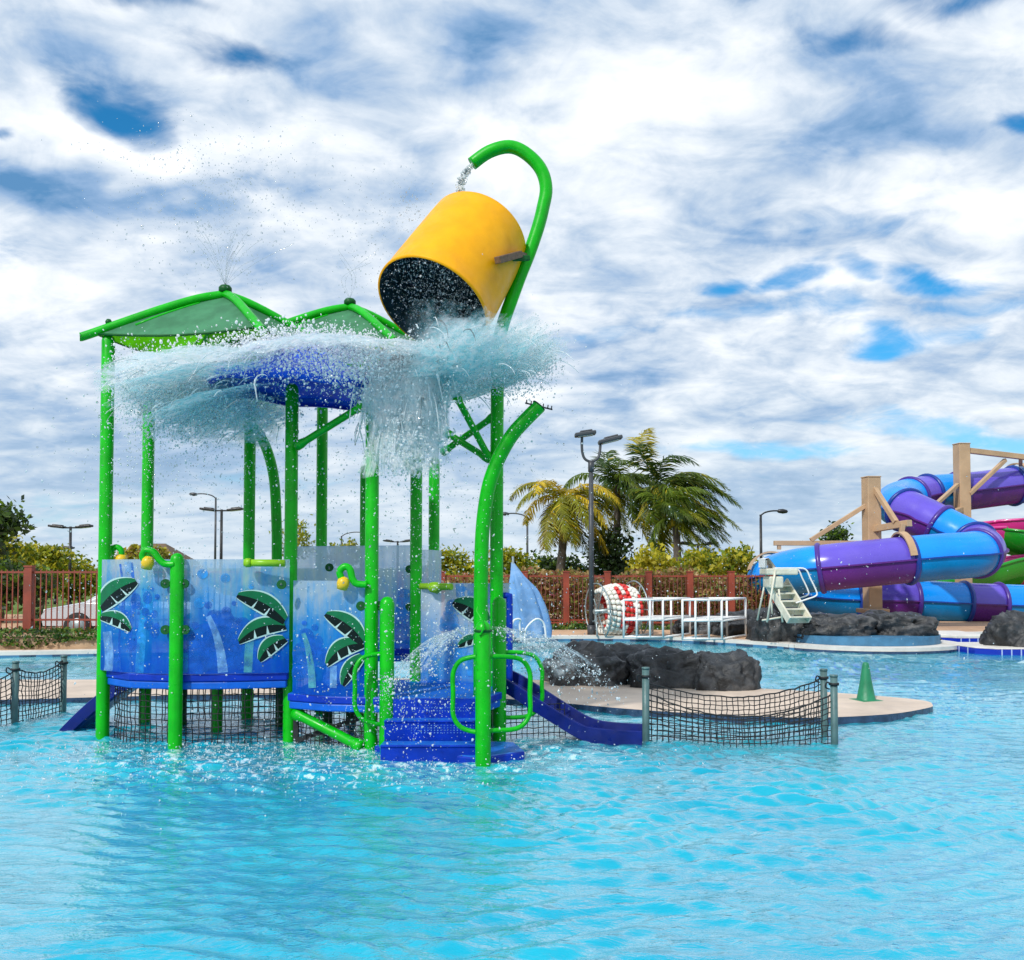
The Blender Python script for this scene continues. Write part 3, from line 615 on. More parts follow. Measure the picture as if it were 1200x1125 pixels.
# clamps
def clamp(px, py, Yv, w=.045):
    c = A(px, py, Yv); q = MB(); q.tube([c + Vector((0, .012, 0)), c + Vector((0, -.014, 0))], .046, DGREEN, 18)
    q.lathe([(0, .016), (.012, .018), (0, .028)], c, STEEL, 8, Vector((0, -1, 0))); part(q, 'clamp')
for (x, y) in ((194, 684), (216, 684), (194, 738), (217, 738)): clamp(x, y, 9.19)
for (x, y) in ((330, 685), (423, 710), (445, 710)): clamp(x, y, 9.15)
for (x, y) in ((386, 665), (480, 667), (480, 711), (498, 711)): clamp(x, y, 10.4)
# goose-neck sprayers and cannon
def goose(pts, Yv, noz, name='goose_neck_sprayer', r=.034):
    q = MB(); q.tube(spline([A(x, y, Yv) for x, y in pts], 6), r, GREEN, 12); o = part(q, name)
    n = MB(); c = A(*noz, Yv); n.lathe([(.0, -.06), (.05, -.055), (.062, 0), (.055, .04), (.03, .065), (0, .07)], c, NOZZLE, 16, Vector((.25, -.15, 1)).normalized()); n.build('nozzle', o); return o
goose([(205, 661), (194, 661), (187, 656), (180, 647), (171, 645), (167, 652), (172, 659)], 9.15, (173, 660))
goose([(430, 685), (418, 684), (413, 678), (410, 667), (404, 664), (398, 670), (401, 680)], 9.05, (402, 684))
goose([(130, 665), (130, 650), (135, 641), (142, 645), (142, 656)], 9.75, (142, 657), r=.03)
q = MB(); q.tube([A(334, 660, 9.2), A(286, 659.5, 9.17)], .036, LIME, 12); q.tube([A(294, 659.5, 9.175), A(288, 659.5, 9.172)], .045, LIME, 12); part(q, 'spray_arm')
q = MB(); q.tube([A(493, 687, 10.3), A(503, 687, 10.25), A(506, 688, 10.22), A(512, 689, 10.2), A(517, 687.5, 10.18), A(529, 687.5, 10.1)], [.034, .036, .058, .066, .04, .036], LIME, 14); part(q, 'water_cannon')
q = MB(); q.tube(spline([A(588, 698, 10.0), A(595, 698, 10.0), A(597, 702, 10.0), A(597, 745, 10.0), A(597, 800, 10.0)], 5), .035, BLUE, 12); part(q, 'guard_rail')
# nets below the decks
def net(path, z0, z1, sp, par, name='safety_net', r=.0055, sag=None):
    P = spline([Vector((a, b, 0)) for a, b in path], 12); D = [0]
    for i in range(1, len(P)): D.append(D[-1] + (P[i] - P[i - 1]).length)
    def at(s_):
        i = max(1, min(len(P) - 1, next((i for i, d in enumerate(D) if d >= s_), len(P) - 1))); f = (s_ - D[i - 1]) / max(1e-6, D[i] - D[i - 1]); return P[i - 1].lerp(P[i], f)
    Lh = D[-1]; nu = max(4, int(Lh / sp)); nv = max(3, int((z1 - z0) / sp)); q = MB(); rr = random.Random(nu)
    gr = []
    for i in range(nu + 1):
        b = at(Lh * i / nu); u = i / nu; zt = z1 - (sag * 4 * u * (1 - u) if sag else 0)
        gr.append([b + Vector((rr.uniform(-.006, .006), rr.uniform(-.012, .012) + (.05 * math.sin(9 * u) * (1 - j / nv) if sag else 0), z0 + (zt - z0) * j / nv + rr.uniform(-.006, .006))) for j in range(nv + 1)])
    for i in range(nu + 1): q.tube(gr[i], r, BLACKP, 4, False)
    for j in range(nv + 1): q.tube([gr[i][j] for i in range(nu + 1)], r * (1.6 if sag and j == nv else 1), BLACKP, 4, False)
    return q.build(name, par)
net([(-4.1, 9.75), (-3.8, 9.47), (-3.3, 9.34), (-2.8, 9.36), (-2.3, 9.52)], -.08, .55, .062, play)
net([(-2.2, 9.52), (-1.8, 9.3), (-1.42, 9.22)], -.08, .38, .055, play)
net([(-.12, 9.65), (.2, 9.72), (.55, 9.8)], -.08, .34, .055, play); net([(-4.0, 10.9), (-2.9, 11.0), (-2.3, 10.4)], -.08, .55, .07, play)
q = MB(); q.bar(A(347, 868, 9.5), A(425, 840, 9.3), .05, .05, BLACKP); q.bar(A(347, 838, 9.5), A(347, 868, 9.5), .05, .05, BLACKP); part(q, 'net_frame')

# roofs
def roof(dx, dy, dz, lab):
    ap = Vector((-3.10 + dx, 10.05 + dy, 4.70 + dz)); Cn = [Vector(c) + Vector((dx, dy, dz)) for c in ((-4.36, 9.62, 4.16), (-2.50, 9.22, 4.13), (-1.95, 10.55, 4.16), (-3.75, 11.0, 4.15))]
    rt = MB(); rt.lathe([(0, .05), (.05, .045), (.07, .02), (.07, -.03), (0, -.04)], ap + Vector((0, 0, .05)), DGREEN, 14); o = part(rt, 'canopy_roof')
    for c in Cn:
        m = ap.lerp(c, .5) + Vector((0, 0, .04)); e = c + (c - ap).normalized() * .10
        f = MB(); f.tube(spline([ap, ap.lerp(c, .2) + Vector((0, 0, .04)), m, c, e], 4), .045, GREEN, 12); f.build('rafter', o)
    for k in range(4):
        a, b = Cn[k], Cn[(k + 1) % 4]; f = MB(); rows = []; N = 10
        for i in range(N + 1):
            s_ = .04 + .92 * i / N; l = ap.lerp(a, s_); r_ = ap.lerp(b, s_); row = []
            for j in range(N + 1):
                w = .015 + .97 * j / N; p = l.lerp(r_, w); p.z += .035 * math.sin(PI * s_) - .05 * math.sin(PI * w) * s_ - .02
                row.append(p)
            rows.append(row)
        f.grid(rows, ROOFGREY if k in (0, 1) else LIMEROOF, True); r2 = [[p - Vector((0, 0, .012)) for p in r_] for r_ in rows]
        f.grid(r2, ROOFGREY if k in (0, 1) else LIMEROOF, True); f.build('roof_sheet', o)
        t = MB(); t.tube(rows[-1], .012, DGREEN, 6); t.tube([r_[1] for r_ in rows[2:-2]], .014, GREEN, 6); t.build('edge_trim', o)
        for r_ in ():
            pass
    return o
roof(0, 0, 0, ''); roof(1.2, .85, .10, '')
# blue splash roof
q = MB(); sc = Vector((-2.13, 9.68, 3.63)); rows = []; NR, NA = 10, 48
tilt = Matrix.Rotation(R(4), 3, 'Y')
for i in range(NR + 1):
    r_ = 1.0 * i / NR; rows.append([sc + tilt @ Vector((r_ * math.cos(2 * PI * j / NA), .85 * r_ * math.sin(2 * PI * j / NA), .46 * (1 - i / NR) ** 1.2 + .012 * math.cos(8 * 2 * PI * j / NA) * i / NR)) for j in range(NA)])
rim = [[p + Vector((0, 0, -.09)) for p in rows[-1]], [sc + (p - sc) * .95 + Vector((0, 0, -.09)) for p in rows[-1]]]
q.grid(rows + rim, PLATE, True, True); q.grid([[p + Vector((0, 0, -.03)) for p in r_] for r_ in rows[:-1]], PLATE, True, True); part(q, 'splash_plate')
# bucket
ax = Vector((-.377, -.50, -.78)).normalized(); bc = A(536, 315, 9.75); Lb = 1.25
def bk(r0, r1, m, flip=False):
    prof = [(r0, -.5 * Lb), (r0 + (r1 - r0) * .5, 0), (r1, .5 * Lb)]; return prof
q = MB(); bb = bc
q.lathe([(0, -.5 * Lb), (.45, -.5 * Lb), (.52, -.485 * Lb), (.55, -.45 * Lb), (.562, -.3 * Lb), (.58, 0), (.597, .3 * Lb), (.603, .47 * Lb), (.612, .48 * Lb), (.612, .5 * Lb), (.592, .503 * Lb)], bb, YELLOW, 56, ax)
bucket = part(q, 'tipping_bucket')
q = MB(); q.lathe([(.592, .50 * Lb), (.575, .3 * Lb), (.545, -.4 * Lb), (0, -.44 * Lb)], bb, INNER, 48, ax); q.build('inner_lining', bucket)
side = ax.cross(Vector((0, 0, 1))).normalized()
side = side if side.x > 0 else -side
q = MB(); e1 = A(583, 305, 9.22); e2 = A(609, 298, 9.62); q.bar(e1, e2, .07, .07, RUST); q.bar(e2 + Vector((-.08, -.02, -.05)), e2 + Vector((.10, .06, -.02)), .05, .05, DGREEN); q.bar(e2, A(616, 300, 9.93), .05, .05, RUST); q.build('pivot_bracket', bucket, .006)

# ------------------------------------------------------------------ water: splash sheets and drops
_t = (1 + 5 ** .5) / 2
ICO_V = np.array([(-1, _t, 0), (1, _t, 0), (-1, -_t, 0), (1, -_t, 0), (0, -1, _t), (0, 1, _t), (0, -1, -_t), (0, 1, -_t), (_t, 0, -1), (_t, 0, 1), (-_t, 0, -1), (-_t, 0, 1)]) / math.sqrt(1 + _t * _t)
ICO_F = np.array([(0, 11, 5), (0, 5, 1), (0, 1, 7), (0, 7, 10), (0, 10, 11), (1, 5, 9), (5, 11, 4), (11, 10, 2), (10, 7, 6), (7, 1, 8), (3, 9, 4), (3, 4, 2), (3, 2, 6), (3, 6, 8), (3, 8, 9), (4, 9, 5), (2, 4, 11), (6, 2, 10), (8, 6, 7), (9, 8, 1)])
def drops(name, P, rad, label, cat='water drops', mats=None, froth=0.0, stretch=.45):
    P = np.asarray(P); n = len(P); rad = np.asarray(rad)
    ang = RNG.normal(0, .5, n); st = 1 + stretch * RNG.random(n) ** 2 * 2
    V = ICO_V[None] * rad[:, None, None] * RNG.uniform(.7, 1.3, (n, 12, 1)) * RNG.uniform(.6, 1.25, (n, 1, 3)); V = V * np.stack([np.ones(n), np.ones(n), st], -1)[:, None, :]
    ca, sa = np.cos(ang)[:, None], np.sin(ang)[:, None]; x = V[..., 0] * ca + V[..., 2] * sa; z = -V[..., 0] * sa + V[..., 2] * ca
    V = np.stack([x, V[..., 1], z], -1) + P[:, None, :]
    Fc = ICO_F[None] + (np.arange(n) * 12)[:, None, None]
    mi = np.repeat((RNG.random(n) < froth).astype(int), 20)
    o = np_mesh(name, V.reshape(-1, 3), Fc.reshape(-1, 3), [DROP, FROTH], mi, True)
    return tag(o, label, cat, None, 'stuff')
def rpow(n, a, b, k=2.5): return a + (b - a) * RNG.random(n) ** k
def cloud(pts, n, k=3):
    """n points scattered round a list of (px, py, Y, spread_x, spread_y, spread_z, weight)"""
    w = np.array([p[6] for p in pts], float); w /= w.sum(); idx = RNG.choice(len(pts), n, p=w); out = np.zeros((n, 3))
    C = np.array([tuple(A(p[0], p[1], p[2])) for p in pts]); Sg = np.array([(p[3], p[4], p[5]) for p in pts])
    g = RNG.normal(0, 1, (n, 3)); return C[idx] + g * Sg[idx]
def wing(name, c, ph0, ph1, r0, r1, zf, m, label, NA=70, NR=34, sy=1.0, seed=0, amp=.05):
    q = MB(); rows = []
    for i in range(NA + 1):
        ph = ph0 + (ph1 - ph0) * i / NA; row = []
        for j in range(NR + 1):
            v = j / NR; rj = r1(ph) if callable(r1) else r1
            r_ = r0 + (rj * (1 + .10 * mnoise.noise(Vector((ph * 4, seed, 0)))) - r0) * v
            p = Vector((c[0] + r_ * math.cos(ph), c[1] + sy * r_ * math.sin(ph), c[2] + zf(v, ph)))
            nn = mnoise.noise(Vector((p.x * 3 + seed, p.y * 3, v * 3))); n2 = mnoise.noise(Vector((p.x * 9 + seed, p.y * 9, v * 8)))
            p.z += amp * (nn + .45 * n2) * (.3 + v); p.x += amp * .6 * n2; row.append(p)
        rows.append(row)
    q.grid(rows, m, True, False, True); o = q.build(name); return o
SP = []
def joinmesh(objs, name, label, cat):
    import bmesh
    bm = bmesh.new(); mats = []
    for o in objs:
        for m in o.data.materials:
            if m not in mats: mats.append(m)
    for o in objs:
        n0 = len(bm.faces); bm.from_mesh(o.data); bm.faces.ensure_lookup_table(); k = mats.index(o.data.materials[0])
        for f in bm.faces[n0:]: f.material_index = k
    me = bpy.data.meshes.new(name); bm.to_mesh(me); bm.free()
    for m in mats: me.materials.append(m)
    for o in objs: bpy.data.objects.remove(o)
    o = bpy.data.objects.new(name, me); COL.objects.link(o); return tag(o, label, cat, None, 'stuff')
c0 = (-1.25, 9.6, 0)
SP.append(wing('s', c0, R(-80), R(70), .25, 1.82, lambda v, p: 3.42 + .20 * v + .40 * v * v, SHEETT, '', seed=1))
SP.append(wing('s', c0, R(-60), R(60), .35, 1.72, lambda v, p: 3.55 + .16 * v + .26 * v * v, SHEETT, '', seed=2))
SP.append(wing('s', c0, R(-70), R(70), .2, 1.5, lambda v, p: 3.80 + .10 * v + .10 * v * v, SHEETW, '', seed=3))
c1 = (-1.65, 9.65, 0)
SP.append(wing('s', c1, R(115), R(250), .9, 2.45, lambda v, p: 3.72 + .07 * v - .30 * v * v, SHEETW, '', seed=4))
SP.append(wing('s', c1, R(120), R(245), .95, 2.35, lambda v, p: 3.62 + .06 * v - .36 * v * v, SHEETT, '', seed=5))
SP.append(wing('s', c1, R(125), R(240), .9, 2.05, lambda v, p: 3.50 - .08 * v - .32 * v * v, SHEETT, '', seed=6))
SP.append(wing('s', c1, R(200), R(345), .75, 1.45, lambda v, p: 3.96 - .05 * v - .22 * v * v, SHEETW, '', seed=7))
def fall(pts, w, m, seed, n=30, bow=.25):
    q = MB(); P = spline([A(*p) for p in pts], 8); rows = []
    for i in range(n + 1):
        u = i / n; row = []
        for j, p in enumerate(P):
            v = j / (len(P) - 1); ww = w[0] + (w[1] - w[0]) * v; a = (u - .5) * PI
            nn = mnoise.noise(Vector((u * 4 + seed, v * 5, seed))); row.append(p + Vector((math.sin(a) * ww / 2 + .05 * nn, -math.cos(a) * bow * ww + .05 * nn, .04 * nn)))
        rows.append(row)
    q.grid(rows, m, True, False, True); return q.build('s')
SP.append(fall([(500, 392, 9.3), (485, 420, 9.15), (474, 470, 9.05), (470, 520, 9.05), (470, 560, 9.05)], (.55, .75), SHEETW, 11))
SP.append(fall([(520, 405, 9.3), (505, 440, 9.2), (500, 490, 9.1), (498, 545, 9.1)], (.5, .45), SHEETT, 12))
SP.append(fall([(525, 398, 9.35), (515, 412, 9.3), (500, 440, 9.25)], (.75, 1.0), SHEETT, 13, bow=.15))
SP.append(fall([(470, 420, 9.0), (458, 440, 8.95), (450, 465, 8.95), (450, 500, 9.0)], (.32, .45), SHEETW, 15))
SP.append(fall([(560, 370, 9.5), (548, 400, 9.45), (540, 430, 9.45)], (.3, .5), SHEETW, 14))
SP.append(fall([(505, 408, 9.3), (480, 418, 9.15), (450, 418, 9.1), (405, 405, 9.1)], (.22, .30), SHEETW, 16, bow=.5))
SP.append(fall([(520, 400, 9.3), (500, 420, 9.15), (485, 450, 9.0), (480, 500, 8.95)], (.35, .5), SHEETW, 17, bow=.4))
SP.append(fall([(492, 415, 9.15), (474, 435, 9.0), (460, 468, 8.95), (456, 510, 8.95)], (.3, .3), SHEETW, 18, bow=.4))
joinmesh(SP, 'bucket_splash', 'white and teal sheet of water bursting off the blue plate under the bucket', 'splash')

Lw = [(185, 455, 9.5, .22, .32, .11, 3), (215, 440, 9.5, .22, .32, .10, 4), (240, 475, 9.4, .3, .3, .11, 3), (195, 488, 9.5, .25, .3, .16, 3), (155, 440, 9.6, .10, .25, .16, 1.2), (290, 482, 9.4, .3, .3, .13, 1.8)]
Tp = [(205, 428, 9.3, .15, .3, .035, 1.5), (260, 416, 9.3, .2, .3, .035, 2.5), (320, 405, 9.3, .2, .3, .035, 4), (370, 400, 9.2, .2, .3, .04, 4), (415, 408, 9.2, .15, .3, .05, 3), (460, 428, 9.2, .16, .3, .07, 4), (495, 424, 9.2, .2, .3, .07, 3)]
Fl = [(470, 460, 9.05, .2, .15, .2, 4), (480, 510, 9.05, .18, .15, .22, 3.5), (440, 440, 9.1, .2, .15, .15, 2.5), (520, 440, 9.2, .2, .2, .12, 2)]
Pl = [(300, 425, 8.8, .3, .15, .10, 2), (360, 425, 8.7, .3, .15, .12, 3), (410, 430, 8.7, .2, .15, .12, 3)]
Rw = [(560, 440, 9.5, .25, .4, .10, 3), (600, 435, 9.6, .22, .4, .13, 3), (635, 420, 9.7, .1, .3, .13, 2), (590, 410, 9.6, .25, .3, .1, 1.5)]
def D_(L, n, a, b, nm, lab, froth, k=2.5): return drops(nm, cloud(L, n), rpow(n, a, b, k), lab, 'water drops', None, froth)
D_(Lw, 11000, .003, .012, 'splash_drops', 'drops and froth flung out to the left of the blue plate', .8)
D_(Tp, 12000, .003, .014, 'splash_drops', 'white froth riding along the top edge of the blue plate', .95)
D_(Fl, 10000, .003, .014, 'splash_drops', 'white water pouring down in front of the braces below the bucket', .97)
D_(Pl, 3400, .003, .012, 'splash_drops', 'white drops scattered in front of the blue plate', .95)
D_(Rw, 6000, .003, .010, 'splash_drops', 'fine drops along the right wing of the splash below the bucket', .7)
Rn = [(170, 540, 9.4, .35, .6, .45, 2), (270, 530, 9.4, .5, .6, .35, 2.2), (400, 560, 9.0, .5, .5, .5, 1.6), (500, 600, 8.8, .4, .5, .6, 1.8), (490, 760, 8.6, .35, .4, .5, 2.0), (300, 720, 8.8, .7, .4, .6, 1.4), (560, 520, 9.3, .5, .5, .4, 1.4), (150, 700, 9.0, .3, .4, .5, 1.0), (470, 830, 8.4, .4, .3, .2, 1.8), (620, 700, 9.0, .5, .6, .7, 1.0)]
D_(Rn, 6500, .003, .0095, 'falling_drops', 'spray of drops falling all round the green posts', .55, 2.8)
Dr = [(700, 640, 9.5, .6, 1.0, .7, 2), (820, 680, 10, 1.0, 1.5, .7, 1.2), (930, 690, 10.5, .8, 1.5, .35, .9), (660, 560, 9.6, .5, 1, .8, 1)]
D_(Dr, 1300, .002, .007, 'drifting_drops', 'thin drift of drops carried to the right over the island', .6)
Up = [(240, 200, 9.9, .5, .4, .25, 2), (300, 230, 9.9, .5, .4, .3, 1.6), (190, 250, 9.9, .3, .4, .3, 1), (260, 290, 10, .22, .3, .25, 1.6), (430, 260, 9.8, .3, .3, .25, .8), (480, 240, 9.7, .12, .2, .15, .8), (420, 320, 9.8, .15, .3, .2, .5)]
D_(Up, 2300, .0025, .0085, 'fountain_drops', 'dark specks of water thrown up above the left roof', .0)
BM_ = [(505, 348, 9.15, .2, .1, .2, 1), (540, 300, 9.0, .28, .05, .25, .5)]
P_ = []
ux = ax.orthogonal().normalized(); uy = ax.cross(ux)
th_ = RNG.random(3600) * 2 * PI; rr_ = .585 * np.sqrt(RNG.random(3600)); dd_ = RNG.uniform(.15, .53, 3600) * Lb
mouth = np.array(bc)[None] + np.outer(dd_, np.array(ax)) + np.outer(rr_ * np.cos(th_), np.array(ux)) + np.outer(rr_ * np.sin(th_), np.array(uy))
drops('bucket_drops', mouth, rpow(3600, .0025, .009), 'white drops hanging in the dark mouth of the yellow bucket', 'water drops', None, .85)
# ropes and strands of water torn off the edges of the splash
def strands(name, n, gen, label):
    q = MB()
    for k in range(n):
        p, v, L, r0 = gen(); pts = [p]; N = 9; rr = []
        for i in range(N):
            v = v + Vector((RNG.normal(0, .10), RNG.normal(0, .10), -.16)); p = p + v.normalized() * (L / N); pts.append(p)
        rr = [r0 * (.35 + .65 * math.sin(PI * (i + .6) / (N + 1.2))) * random.uniform(.6, 1.25) for i in range(N + 1)]
        q.tube(pts, rr, FROTH if random.random() < .75 else DROP, 5, True)
    return tag(q.build(name), label, 'splash', None, 'stuff')
def g_left():
    a = random.uniform(R(120), R(245)); r_ = random.uniform(1.2, 2.2); return Vector((c1[0] + r_ * math.cos(a), c1[1] + r_ * math.sin(a), random.uniform(3.28, 3.74) - .1 * (r_ - 1.2))), Vector((math.cos(a), math.sin(a) * .7, random.uniform(-.15, .35))), random.uniform(.10, .42), random.uniform(.003, .0085)
def g_right():
    a = random.uniform(R(-75), R(65)); r_ = random.uniform(.9, 1.7); return Vector((c0[0] + r_ * math.cos(a), c0[1] + r_ * math.sin(a), random.uniform(3.55, 3.95))), Vector((math.cos(a), math.sin(a) * .7, random.uniform(-.1, .4))), random.uniform(.08, .34), random.uniform(.003, .007)
def g_fall():
    p = A(random.gauss(475, 26), random.uniform(395, 500), 9.0 + random.uniform(-.12, .2)); return p, Vector((random.gauss(0, .3), random.gauss(-.1, .2), -1)), random.uniform(.15, .6), random.uniform(.004, .012)
def g_top():
    p = A(random.uniform(300, 450), random.uniform(398, 420), 9.0 + random.uniform(-.2, .3)); return p, Vector((random.gauss(-.4, .6), random.gauss(-.2, .3), random.uniform(.0, .9))), random.uniform(.10, .35), random.uniform(.003, .009)
strands('splash_strands', 90, g_left, 'ropes of white water torn off the left edge of the splash')
strands('splash_strands', 50, g_right, 'short ropes of water fraying off the right edge of the splash')
strands('splash_strands', 170, g_fall, 'hanging ropes of white water falling in front of the braces')
strands('splash_strands', 80, g_top, 'curling ropes of white water over the crest of the blue plate')
# jets from the roof tops, the hook and the spray post
def jet(name, paths, r, label):
    q = MB()
    for P in paths: q.tube(spline(P, 6), r, DROP, 5, False)
    return tag(q.build(name), label, 'water jet', None, 'stuff')
apx = Vector((-3.10, 10.05, 4.80)); J = []
for k in range(16):
    a = random.uniform(0, 2 * PI); s_ = random.uniform(.1, .36); h = random.uniform(.35, .62)
    J.append([apx, apx + Vector((s_ * .45 * math.cos(a), s_ * .45 * math.sin(a), h * .6)), apx + Vector((s_ * math.cos(a) + .03, s_ * math.sin(a), h))])
J.append([apx, A(300, 308, 10.05), A(345, 285, 10.05)])
jet('roof_fountain', J, .0018, 'fine upward jets fanning from the peak of the left roof')
ap2 = Vector((-1.90, 10.9, 4.90))
jet('roof_fountain', [[ap2, ap2 + Vector((random.uniform(-.12, .2), 0, .25)), ap2 + Vector((random.uniform(-.25, .45), 0, random.uniform(.4, .6)))] for k in range(5)], .0018, 'fine jets rising from the peak of the roof beside the bucket')
n = 420; t_ = RNG.random(n); a0, a1 = np.array(A(551, 195, YM)), np.array(A(540, 226, YM - .1))
st = a0[None] * (1 - t_)[:, None] + a1[None] * t_[:, None] + RNG.normal(0, .018, (n, 3)); st[:, 0] -= .04 * np.sin(t_ * PI)
drops('hook_stream', st, rpow(n, .006, .016), 'short stream of water pouring from the hooked pipe onto the bucket', 'water stream', None, .8)
UM = []
hc = (H3.x, H3.y, 0)
UM.append(wing('s', hc, R(-60), R(75), .07, 1.05, lambda v, p: H3.z - .07 + .06 * v - .42 * v * v, SHEETS, '', 60, 24, 1, 21, .02))
UM.append(wing('s', hc, R(115), R(240), .07, .82, lambda v, p: H3.z - .07 + .05 * v - .45 * v * v, SHEETS, '', 60, 24, 1, 22, .02))
joinmesh(UM, 'spray_fan', 'clear umbrella of water fanning from the short post at the stair', 'spray')
n = 1500; a_ = np.where(RNG.random(n) < .55, RNG.uniform(R(-60), R(75), n), RNG.uniform(R(115), R(240), n)); v_ = RNG.random(n) ** .55 * 1.2
Rm = np.where(np.cos(a_) > 0, 1.05, .82); pts = np.stack([hc[0] + Rm * v_ * np.cos(a_), hc[1] + Rm * v_ * np.sin(a_), H3.z - .07 + .06 * v_ - .43 * v_ * v_ - .12 * RNG.random(n) ** 2 * v_], -1) + RNG.normal(0, .018, (n, 3))
drops('spray_fan_drops', pts, rpow(n, .003, .011), 'bright drops along the falling edge of the post spray', 'water drops', None, .6)
# drops striking the pool
n = 2600; px_ = RNG.normal(330, 190, n); py_ = 872 + np.abs(RNG.normal(0, 26, n)); sp_ = np.array([tuple(G(x, y, 0)) for x, y in zip(px_, py_)]); sp_[:, 2] = rpow(n, .0, .07, 3)
drops('impact_drops', sp_, rpow(n, .003, .009), 'tiny splashes where the falling drops strike the pool', 'water drops', None, .75)

# ------------------------------------------------------------------ net barriers, cone
def barrier(posts, spans, label, loc):
    t = thing('net_barrier', loc, label, 'net barrier', 'rope net barriers in the pool')
    for (x, yb, yt) in posts:
        b = G(x, yb); q = MB(); zt = A(x, yt, b.y).z; q.tube([(b.x, b.y, -.5), (b.x, b.y, zt)], .036, POSTP, 14); q.lathe([(.036, 0), (.040, .0), (.040, .02), (.0, .024)], (b.x, b.y, zt - .01), POSTP, 14)
        o = q.build('post', t); c = MB(); c.lathe([(.037, -.012), (.05, -.012), (.05, .012), (.037, .012)], (b.x, b.y, zt - .08), BLACKP, 14)
        c.tube(spline([(b.x - .04, b.y - .02, zt - .08), (b.x - .08, b.y - .03, zt - .06), (b.x - .09, b.y - .02, zt - .11), (b.x - .045, b.y, zt - .13)], 4), .008, BLACKP, 6); c.build('strap', o)
    for (path, z1, sag) in spans: net(path, -.05, z1, .058, t, 'net', .0055, sag)
r0, r1, r2 = G(757, 870), G(966, 862), G(978, 872)
barrier([(757, 870, 783), (966, 862, 785), (978, 872, 792)], [([(r0.x, r0.y), ((r0.x + r1.x) / 2, 9.55), (r1.x, r1.y)], .60, .16), ([(r0.x, r0.y + .04), ((r0.x + r2.x) / 2, 9.3), (r2.x, r2.y)], .50, .22)], 'black rope net on three steel posts between the small slide and the green cone', (r0.x, r0.y, 0))
l0, l1, l2 = G(17, 848), G(74, 833), G(-70, 862)
barrier([(17, 848, 776), (74, 833, 769), (-70, 862, 780)], [([(l0.x, l0.y), ((l0.x + l1.x) / 2, (l0.y + l1.y) / 2), (l1.x, l1.y)], .62, .10), ([(l2.x, l2.y), ((l0.x + l2.x) / 2, (l0.y + l2.y) / 2), (l0.x, l0.y)], .60, .12)], 'black rope net on steel posts in the water left of the play structure', (l0.x, l0.y, 0))
c = G(1015, 822, .05); t = thing('traffic_cone', c, 'plain green cone standing on the tip of the island', 'cone')
q = MB(); q.lathe([(.125, .02), (.115, .03), (.075, .24), (.042, .46), (.036, .49), (.02, .495), (.018, .47)], c, CONEG, 24); q.build('cone_body', t)
q = MB(); q.box(c + Vector((0, 0, .012)), (.30, .30, .024), CONEG, .3); q.build('base', t, .008)

# ------------------------------------------------------------------ tube slide
def tube_frames(P):
    out = []
    for i, p in enumerate(P):
        t = (P[min(i + 1, len(P) - 1)] - P[max(i - 1, 0)]).normalized(); x = Vector((0, 0, 1)).cross(t).normalized(); y = t.cross(x); out.append((p, t, x, y))
    return out
sl_px = [(1330, 556, 32.8), (1200, 568, 32), (1136, 575.5, 31.4), (1092, 579, 31.0), (1064, 584, 30.4), (1050, 590, 29.5), (1060, 597, 28.5), (1085, 609, 27.9), (1112, 623, 27.4), (1137, 636, 26.9), (1150, 645, 26.1), (1137, 650, 25.5), (1095, 653, 25.3), (1020, 660, 25.3), (965, 665.5, 25.5), (928, 671, 26.0), (905, 678, 26.8), (900, 687, 27.6), (916, 695, 28.3), (950, 700, 28.8), (1000, 702.5, 29), (1075, 704, 29), (1160, 708, 29), (1330, 713, 29)]
SPL = spline([A(x, y, Yd) for x, y, Yd in sl_px], 14); spx = [600 + p.x / p.y * F for p in SPL]
slide = thing('tube_slide', (A(1022, 690, 27.2).x, 27.2, .1), 'twisting enclosed water slide of blue and purple tube sections held by tan steel posts', 'water slide')
TR = .63
cuts = [0, 16, 32, 44, 54, 85, 106, 130, 149, 174, 197, 280, 293, 304, 309, len(SPL) - 1]
FRM = tube_frames(SPL); NS = 36
colr = 'BPBPBPBPBPBPBPBP'
seq = 'BPBPBPBPBPBPBPB'
for si in range(len(cuts) - 1):
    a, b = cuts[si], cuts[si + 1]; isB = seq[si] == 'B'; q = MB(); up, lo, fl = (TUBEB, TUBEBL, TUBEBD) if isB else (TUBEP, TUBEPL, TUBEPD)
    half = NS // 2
    for (m, j0) in ((up, 0), (lo, half)):  # lower half takes the darker copy with painted shade
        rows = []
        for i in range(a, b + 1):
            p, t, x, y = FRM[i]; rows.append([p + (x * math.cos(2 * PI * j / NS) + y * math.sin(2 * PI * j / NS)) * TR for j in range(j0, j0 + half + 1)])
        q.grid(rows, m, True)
    for sgn in (1, -1):
        rows = []
        for i in range(a, b + 1):
            p, t, x, y = FRM[i]; e = p + x * sgn * TR
            rows.append([e + y * .02, e + x * sgn * .06 + y * .02, e + x * sgn * .06 - y * .02, e - y * .02])
        q.grid(rows, lo if si % 2 else fl, False)
    o = q.build('tube_section', slide); o['label'] = 'blue tube section' if isB else 'purple tube section'
    p, t, x, y = FRM[b]; f = MB(); rows = []
    for dz, rr in ((-.06, TR), (-.06, TR + .055), (.0, TR + .075), (.06, TR + .055), (.06, TR)):
        rows.append([p + t * dz + (x * math.cos(2 * PI * j / NS) + y * math.sin(2 * PI * j / NS)) * rr for j in range(NS)])
    f.grid(rows, fl, True, True); f.build('joint_flange', o)
